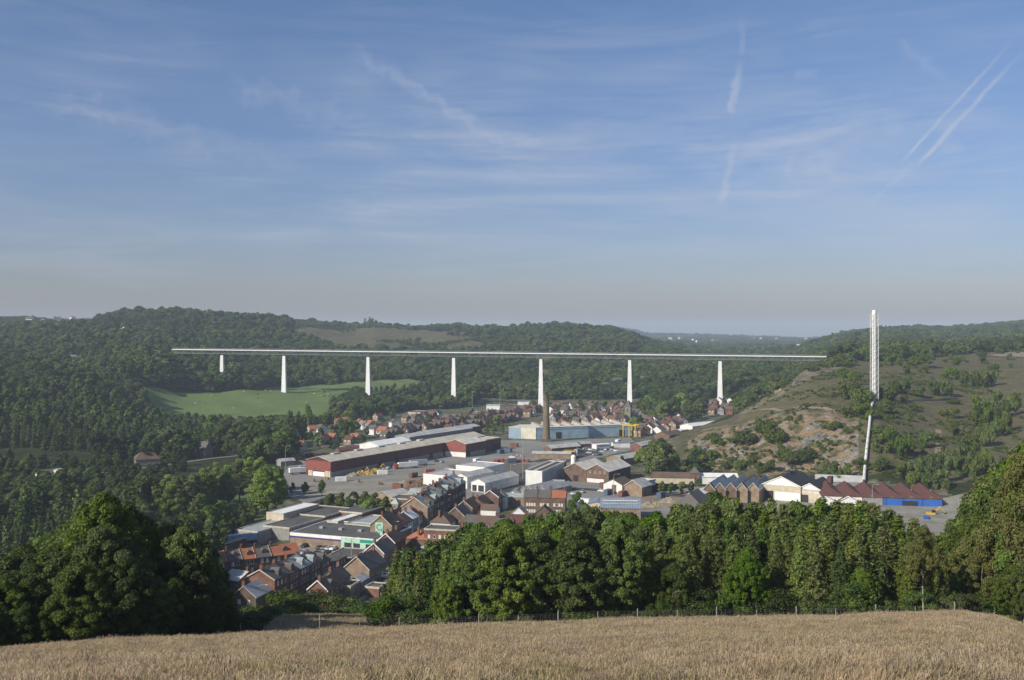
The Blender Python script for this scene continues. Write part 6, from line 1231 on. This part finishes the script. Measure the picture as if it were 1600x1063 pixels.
def digger(u, y, rz, label, s=1.0):
    e = empty('excavator', (*G(u, y), .1), R(rz), label, 'excavator'); e.scale = (s,)*3
    MB().box(-1.4, -.8, -1.9, 1.9, 0, .8).box(.8, 1.4, -1.9, 1.9, 0, .8).build('tracks', M_TYRE, e); MB().box(-1.2, 1.2, -1.4, 1.9, .9, 1.9).box(-.5, .5, -.5, .5, .6, .9).build('body', my, e); MB().box(-1.1, -.1, -1.4, -.1, 1.9, 3.0).build('cab', M_CGL, e)
    b = MB().tube((.4, -1.2, 1.6), (.4, -3.6, 4.2), .28, .22, 5).tube((.4, -3.6, 4.2), (.4, -5.6, 1.8), .22, .15, 5); b.build('boom', my, e); MB().prism([(-.1, .6), (.9, .6), (.8, 1.6), (0, 1.7)], -6.2, -5.3).build('bucket', M_DOOR, e)
digger(568, 740, 40, 'yellow excavator nearest the warehouse gable among heaps'); digger(588, 738, 100, 'yellow excavator beside the warehouse side door', 1.15); digger(670, 757, 60, 'yellow excavator by the brush heaps left of the white halls'); digger(455, 722, 80, 'yellow loader left behind the warehouse gable', 1.2); digger(1455, 808, 80, 'yellow loader on the gravel before the blue halls', 1.1)
e = empty('blue_skip', (*G(1447, 814), .4), R(70), 'blue skip on the gravel beside the yellow loader', 'skip'); MB().prism([(-2.6, 0), (2.6, 0), (3.2, 1.5), (-3.2, 1.5)], -1.1, 1.1).build('skip_body', BRK['blue'], e); MB().box(-3.3, 3.3, -1.2, -1.1, 1.35, 1.55).build('rim', BRK['blue'], e)
# heaps of rubble, scrap and brush
def heap(u, y, rx, ry, hh, m, label, name='rubble_heap', seed=0):
    V, Fq = [], []; n, k = 22, 9; rnd = random.Random(seed); ph = [rnd.uniform(0, 6) for _ in range(6)]
    for j in range(k+1):
        t = j/k
        for i in range(n):
            a = 6.2832*i/n; q = (1-t)*(1+.18*math.sin(3*a+ph[0])+.12*math.sin(5*a+ph[1])); z = hh*(t**.8)*(1+.25*math.sin(2*a+ph[2]))+rnd.uniform(-.15, .15)*hh*(t > 0)
            V.append((rx*q*math.cos(a)+rnd.uniform(-.2, .2), ry*q*math.sin(a)+rnd.uniform(-.2, .2), z-.1))
    for j in range(k):
        for i in range(n): Fq.append((j*n+i, j*n+(i+1)%n, (j+1)*n+(i+1)%n, (j+1)*n+i))
    b = MB(); b.v = V; b.f = Fq; o = b.build(name, m, None, (*G(u, y), .05)); tag(o, label, 'heap', 'heaps in the works yard'); return o
m_brush = mat('brush_heap', (.20, .13, .07), .95, (.10, .07, .04), 1.2); m_rub = mat('rubble', (.32, .28, .20), .95, (.18, .15, .11), .8); m_str = mat('yellow_heap', (.38, .27, .10), .95, (.22, .16, .07), .9)
for i, (u, y, rx, ry, hh, m, lab) in enumerate([(552,744,4,3,2,m_rub,'pinkish rubble heap right of the warehouse gable'),(562,742,5,3,2.2,m_str,'tan heap beside the nearest yellow excavator'),(578,741,5,4,2.6,m_str,'largest yellow tan heap along the warehouse side'),(592,739,5,3,2.2,m_str,'yellow heap beside the warehouse side door'),(648,760,6,4,2.6,m_brush,'brown brush heap left of the white halls'),(658,756,6,4,3,m_brush,'taller brush heap touching the white halls'),(640,766,5,3,2,m_brush,'lower brush heap behind the metal roofed workshop'),(632,754,4,3,1.2,m_rub,'flat grey heap in the middle of the gravel'),(470,725,6,3,2,m_rub,'pale heap left behind the warehouse'),(1018,792,7,4,2.5,m_rub,'earth heap on the bare lot behind the belt'),(1045,785,6,4,2.2,m_rub,'second earth heap on the bare lot'),(1480,800,6,4,1.8,m_rub,'grey gravel heap right of the blue halls')]): heap(u, y, rx, ry, hh, m, lab, seed=i)
# pale rock outcrops in the quarry
m_rock = mat('rock_grey', (.22, .215, .20), .95, (.09, .09, .075), .5, bump=.4, det=8); m_rockw = mat('rock_warm', (.26, .19, .12), .95, (.10, .09, .05), .5, bump=.4, det=8)
for i, (u, y, s, m) in enumerate([(1122,680,4,m_rock),(1105,702,5,m_rock),(1098,692,4,m_rock),(1150,672,6,m_rockw),(1182,684,6,m_rockw),(1275,668,4,m_rock),(1268,690,6,m_rock),(1255,704,6,m_rock),(1282,684,5,m_rock),(1230,706,6,m_rock),(1180,730,6,m_rockw),(1240,725,4,m_rockw),(1322,700,5,m_rockw),(1330,685,4,m_rockw),(1218,612,5,m_rockw),(1245,600,5,m_rock),(1195,620,5,m_rockw),(1228,590,6,m_rock),(1262,586,5,m_rock)]):
    x, Y = hit(u, y); bm = bmesh.new(); bmesh.ops.create_icosphere(bm, subdivisions=3, radius=1); rnd = random.Random(i); f = [Vector((rnd.uniform(-1, 1), rnd.uniform(-1, 1), rnd.uniform(-1, 1)))*3 for _ in range(5)]
    for v in bm.verts: k = 1+.20*sum(math.sin(q.dot(v.co)*1.9+j) for j, q in enumerate(f))+rnd.uniform(-.16, .16); v.co = Vector((v.co.x*k*s*.75, v.co.y*k*s*.4, v.co.z*k*s*.6))
    me = bpy.data.meshes.new('rock_outcrop'); bm.to_mesh(me); bm.free(); me.materials.append(m); o = bpy.data.objects.new('rock_outcrop', me); COL.objects.link(o); o.location = (x, Y, hz1(x, Y)-s*.25); tag(o, '%s rock outcrop on the quarry hill, %s listed leftwards' % ('grey' if m is m_rock else 'warm tan', ordinal_(i+1)), 'rock', 'rock outcrops of the quarry'); ROCKS.append((o, m is m_rock, x/Y))
ROCKS.sort(key=lambda t: t[2])
for fl, nme in ((True, 'grey'), (False, 'warm tan')):
    for i, t in enumerate([t for t in ROCKS if t[1] == fl]): t[0]['label'] = '%s rock outcrop on the quarry hill, %s from the left' % (nme, ordinal_(i+1))
# ---------------------------------------------------------------- street lamps, poles
def lamp(u, y, ytop, arm, label, rz=0):
    x, Y = G(u, y); H = zy(Y, ytop); e = empty('street_lamp', (x, Y, 0), R(rz), label, 'street lamp', 'street lamps'); MB().tube((0, 0, 0), (0, 0, H*.96), .16, .1, 8).tube((0, 0, -.2), (0, 0, .9), .24, n=8).build('pole', M_STEEL, e)
    a = MB()
    for s in ([1, -1] if arm == 2 else [1]): a.tube((0, 0, H*.96), (s*.9, 0, H*.995), .07, n=6).tube((s*.9, 0, H*.995), (s*2.2, 0, H), .06, n=6)
    a.build('arm', M_STEEL, e)
    for s in ([1, -1] if arm == 2 else [1]): MB().prism([(s*2.1, H-.1), (s*3.0, H-.05), (s*2.9, H+.12), (s*2.1, H+.1)], -.16, .16).build('lamp_head', M_FRAME, e)
for u, y, yt, a, lab, rz in [(403,962,914,1,'grey street lamp at the near left terrace corner',0),(486,912,875,1,'street lamp before the dark terrace facade',0),(549,888,840,1,'tall lamp by the low brown building',0),(612,848,815,1,'street lamp next to the corner shop',0),(661,824,789,1,'street lamp near the small terrace houses',0),(694,812,773,1,'curved tall lamp in the upper street',0),(723.5,795,755,2,'tall two armed lamp at the end of the townhouses',0),(769,768,738,1,'lamp right of the glass fronted showroom',0),(798,752,726,1,'lamp beside the yard road',0),(817,748,680,1,'very tall slim lamp left of the white box',0),(959,775,741,1,'pole lamp before the white walled house',0),(902,712,690,1,'thin lamp near the yellow kiosk',0),(1363,800,757,1,'thick pale pole before the blue halls',0),(446,752,697,1,'tall pole left of the warehouse gable',0),(850,662,612,1,'thin pole behind the brick chimney',0),(980,640,600,1,'floodlight pole near the church',0),(738,640,612,1,'floodlight pole left of the playing field',0),(781,636,600,1,'floodlight pole behind the playing field',0)]: lamp(u, y, yt, a, lab, rz)
# ---------------------------------------------------------------- meadow fence
def fence():
    e = empty('meadow_fence', (0, 0, 0), 0, 'wire mesh fence on pale posts along the far edge of the meadow', 'fence'); mp_ = mat('fence_post', (.30, .295, .27), .8); mwi = mat('fence_wire', (.20, .20, .19), .6)
    us = list(range(-120, 1760, 62)); pts = []
    for i, u in enumerate(us):
        D = float(DC(u))+1.9; x, y = at(u, D); z = hz1(x, y); pts.append(Vector((x, y, z))); big = i % 2 == 0; t = random.uniform(-.03, .03)
        MB().tube((x, y, z-.3), (x+t, y, z+(1.75 if big else 1.45)), .065 if big else .045, n=6).build('post', mp_, e)
    w = MB()
    for a, b in zip(pts, pts[1:]):
        for k in range(8): o = Vector((0, 0, .12+k*.19)); w.tube(a+o, b+o, .009, n=3, cap=False)
        n = int((b-a).length/.45)
        for i in range(n): p = a.lerp(b, i/n); w.tube(p+Vector((0, 0, .1)), p+Vector((0, 0, 1.45)), .006, n=3, cap=False)
    w.build('wire_mesh', mwi, e)
fence()
# ---------------------------------------------------------------- cows
def cow_mesh():
    sk = [((0,-.75,1.15),.34,None),((0,0,1.12),.40,0),((0,.7,1.17),.34,1),((0,-1.1,1.3),.22,0),((0,-1.4,1.42),.17,3),((0,-1.72,1.22),.10,4),((.2,-.8,.75),.14,0),((.2,-.82,.4),.075,6),((.2,-.85,0),.06,7),((-.2,-.8,.75),.14,0),((-.2,-.75,.4),.075,9),((-.2,-.8,0),.06,10),((.22,.75,.8),.17,2),((.22,.92,.45),.08,12),((.22,.85,0),.06,13),((-.22,.75,.8),.17,2),((-.22,.9,.45),.08,15),((-.22,.82,0),.06,16),((0,1.02,1.1),.05,2),((0,1.08,.6),.03,18),((.22,-1.36,1.5),.04,4),((-.22,-1.36,1.5),.04,4)]
    me = bpy.data.meshes.new('cow'); me.from_pydata([s[0] for s in sk], [(s[2], i) for i, s in enumerate(sk) if s[2] is not None], []); o = bpy.data.objects.new('cow', me); COL.objects.link(o); m = o.modifiers.new('s', 'SKIN')
    for v, s in zip(me.skin_vertices[0].data, sk): v.radius = (s[1], s[1])
    me.skin_vertices[0].data[1].use_root = True; o.modifiers.new('d', 'SUBSURF').levels = 1
    dg = bpy.context.evaluated_depsgraph_get(); r = bpy.data.meshes.new_from_object(o.evaluated_get(dg)); bpy.data.objects.remove(o); r.name = 'cow'; return r
cm = cow_mesh(); cm.materials.clear(); cm.materials.append(mat('cow_hide', (.46, .42, .35), .9, (.30, .26, .21), .8)); cows = []
for u, y in [(310,628),(331,620),(382,614),(320,631),(306,632),(415,612),(420,609),(423,613),(484,617),(491,617),(497,620),(502,620),(512,618),(516,620),(520,618),(523,622),(470,612),(441,632),(480,631),(515,633),(350,634),(365,640)]:
    x, Y = hit(u, y, 900); o = bpy.data.objects.new('cow', cm); COL.objects.link(o); o.location = (x, Y, hz1(x, Y)+.3); o.rotation_euler = (0, 0, random.uniform(0, 6.28)); cows.append(o); tag(o, 'x', 'cow', 'cows grazing in the green pasture')
for i, o in enumerate(sorted(cows, key=lambda o: o.location.x/o.location.y)): o['label'] = 'pale cow grazing in the green pasture, %s from the left' % ordinal_(i+1)
# distant radio mast
x, Y = hit(936, 514, 1200); e = empty('radio_mast', (x, Y, hz1(x, Y)), 0, 'thin lattice mast on the far central ridge', 'mast'); b = MB()
for a in (0, 120, 240): b.tube((1.2*math.cos(R(a)), 1.2*math.sin(R(a)), 0), (.2*math.cos(R(a)), .2*math.sin(R(a)), 30), .18, n=4)
b.build('lattice', M_STEEL, e); MB().tube((0, 0, 30), (0, 0, 34), .1, n=5).build('antenna', M_STEEL, e)
# ---------------------------------------------------------------- yard goods and painted lines
def free(x, y, pad=1.5):
    for (cx, cy), t, W_, L_ in FOOT:
        dx, dy = x-cx, y-cy; lx = dx*math.cos(t)-dy*math.sin(t); ly = dx*math.sin(t)+dy*math.cos(t)
        if -W_-pad < lx < pad and -pad < ly < L_+pad: return False
    return True
def cont_proto(m):
    e = empty('container', (0, 0, 0)); b = MB().box(-1.2, 1.2, 0, 6, .15, 2.7)
    for i in range(9): b.box(1.2, 1.26, .3+i*.64, .6+i*.64, .3, 2.6).box(-1.26, -1.2, .3+i*.64, .6+i*.64, .3, 2.6)
    b.build('box_body', m, e); MB().box(-1.1, -.03, -.06, 0, .3, 2.6).box(.03, 1.1, -.06, 0, .3, 2.6).build('door', m, e); return e
def pallet_proto(m):
    e = empty('pallet_stack', (0, 0, 0)); b = MB()
    for i in range(4): b.box(-.6, .6, -.5+0, .5, .05+i*.36, .33+i*.36).box(-.65, -.45, -.55, .55, i*.36, .05+i*.36).box(.45, .65, -.55, .55, i*.36, .05+i*.36).box(1.0, 2.1, -.5, .5, i*.3, .26+i*.3)
    b.build('goods', m, e); MB().box(-.7, 2.2, -.6, .6, -.02, .06).build('pallet', m, e); return e
YP = [gp([(455,735),(470,770),(640,765),(735,760),(800,735),(880,708),(860,695),(790,692),(770,712),(700,722),(560,742),(480,752)]), gp([(840,812),(1000,812),(1090,795),(1110,775),(1010,778),(930,748),(870,772)]), gp([(890,712),(1000,706),(1000,690),(900,697)]), gp([(1400,812),(1440,840),(1530,830),(1530,792),(1485,795)]), gp([(440,722),(484,735),(520,722),(470,712)])]
PR = {}; CL = []
specs = [('container', 'dull blue', mat('dull_blue', (.09, .13, .19), .6)), ('container', 'rust brown', mat('rust', (.20, .09, .055), .8)), ('container', 'grey', M_STEEL), ('container', 'white', M_WHITE), ('pallet_stack', 'brown', m_brush), ('pallet_stack', 'pale', BRK['cream']), ('pallet_stack', 'grey', BRK['conc']), ('pallet_stack', 'timber', m_str)]
for k in range(40):
    pl = YP[random.choice([0, 0, 0, 1, 1, 2, 4])]; xs, ys = zip(*pl)
    for t in range(40):
        x, y = random.uniform(min(xs), max(xs)), random.uniform(min(ys), max(ys))
        if inpoly(np.array([x]), np.array([y]), pl)[0] and free(x, y, 3.5) and all((x-a)**2+(y-b)**2 > 60 for a, b, *_ in CL) and abs(x-np.interp(y, [p[1] for p in STR], [p[0] for p in STR])) > 9: break
    else: continue
    nm_, cn, m = random.choice(specs)
    if (nm_, cn) not in PR: PR[nm_, cn] = o = (cont_proto if nm_ == 'container' else pallet_proto)(m); o.location = (x, y, .1)
    else: o = dup(PR[nm_, cn], None, (x, y, .1))
    if pl is YP[3]: o.location.z = hz1(x, y)+.4
    o.rotation_euler = (0, 0, -R(random.choice([30, 30, 120, 75]))); o['category'] = nm_.split('_')[0]; o['group'] = 'goods stored in the works yards'; CL.append((x, y, o, cn, nm_))
_by = {}
for t in CL: _by.setdefault((t[3], t[4]), []).append(t)
for (cn, n_), ts in _by.items():
    ts.sort(key=lambda t: t[0]/t[1])
    for i, t in enumerate(ts): t[2]['label'] = '%s %s standing in the works yards, %s such from left' % (cn, 'container' if n_ == 'container' else 'stack of goods', ordinal_(i+1))
m_line = mat('road_paint', (.62, .61, .58), .8)
V, Fq = [], []
def strip(ax, ay, bx, by, w, z):
    d = Vector((bx-ax, by-ay)).normalized(); n = Vector((d.y, -d.x))*w/2; i = len(V)
    V.extend([(ax-n.x, ay-n.y, z), (ax+n.x, ay+n.y, z), (bx+n.x, by+n.y, z), (bx-n.x, by-n.y, z)]); Fq.append((i, i+1, i+2, i+3))
for (a, b) in zip(STR, STR[1:]):
    A, B = Vector(a), Vector(b); n = int((B-A).length/7)
    for i in range(n): p, q = A.lerp(B, i/n), A.lerp(B, (i+.45)/n); strip(p.x, p.y, q.x, q.y, .16, .10)
for k in range(15):
    for r0 in (0, 11): c = loc2w((-88, 372), 21, k*2.6, -r0); d = loc2w((-88, 372), 21, k*2.6, -r0-4.8); strip(c[0], c[1], d[0], d[1], .12, .08)
for k in range(16): c = loc2w(P1, 30.5, 24, 20+k*3); d = loc2w(P1, 30.5, 29, 20+k*3); strip(c[0], c[1], d[0], d[1], .14, .12)
sheet('road_marking', np.array(V), np.array(Fq), m_line)
# ---------------------------------------------------------------- labels of trees: place in the row as seen
def ordinal(n):
    if 10 <= n % 100 <= 20: return '%dth' % n
    return '%d%s' % (n, {1: 'st', 2: 'nd', 3: 'rd'}.get(n % 10, 'th'))
ADJ = {'oak': 'broad green oak', 'dark': 'dark spreading oak', 'spruce': 'dark pointed spruce', 'larch': 'light feathery larch', 'birch': 'thin brownish birch', 'poplar': 'tall poplar', 'mid': 'rounded leafy tree', 'midpine': 'pointed dark pine', 'bush': 'rounded bush', 'scrub': 'low leafy shrub'}
PLACE = {'trees of the belt behind the meadow fence': 'behind the meadow fence', 'shrubs along the meadow fence': 'along the meadow fence', 'dark trees of the left thicket beside the meadow': 'in the dark thicket left of the meadow',
 'shrubs below the lower meadow patch': 'below the lower grass patch', 'tall poplars on the far ridge': 'on the distant ridge skyline', 'poplars in the park beside the railway': 'in the park left of the works', 'small trees in the park': 'under the poplars in the park',
 'trees among the streets and works': 'among the town buildings', 'bushes scattered on the heath slope': 'on the heath slope', 'trees of the wood on the valley floor': 'in the left valley wood'}
def label_trees():
    by = {}
    for t in TREES: by.setdefault((t[2], t[1]), []).append(t)
    for (g, k), ts in by.items():
        ts.sort(key=lambda t: t[3]/t[4])
        for i, t in enumerate(ts):
            t[0]['label'] = t[7] or '%s %s, %s from left' % (ADJ[k], PLACE[g], ordinal_(i+1))
label_trees()
# ---------------------------------------------------------------- haze
def haze():
    b = MB().box(-13500, 13500, -13500, 13500, -1.5, 210)
    m = bpy.data.materials.new('haze'); m.use_nodes = True; nt = m.node_tree; nt.nodes.remove(nt.nodes['Principled BSDF'])
    v = N(nt, 'ShaderNodeVolumePrincipled'); v.inputs['Density'].default_value = HAZE_D; v.inputs['Color'].default_value = (.72, .84, 1, 1); v.inputs['Anisotropy'].default_value = 0
    L(nt, v.outputs[0], nt.nodes['Material Output'].inputs['Volume'])
    o = b.build('haze', m); tag(o, 'thin blue morning haze over the valley', None, None, 'stuff')
HAZE_D = 1.05e-4
haze()
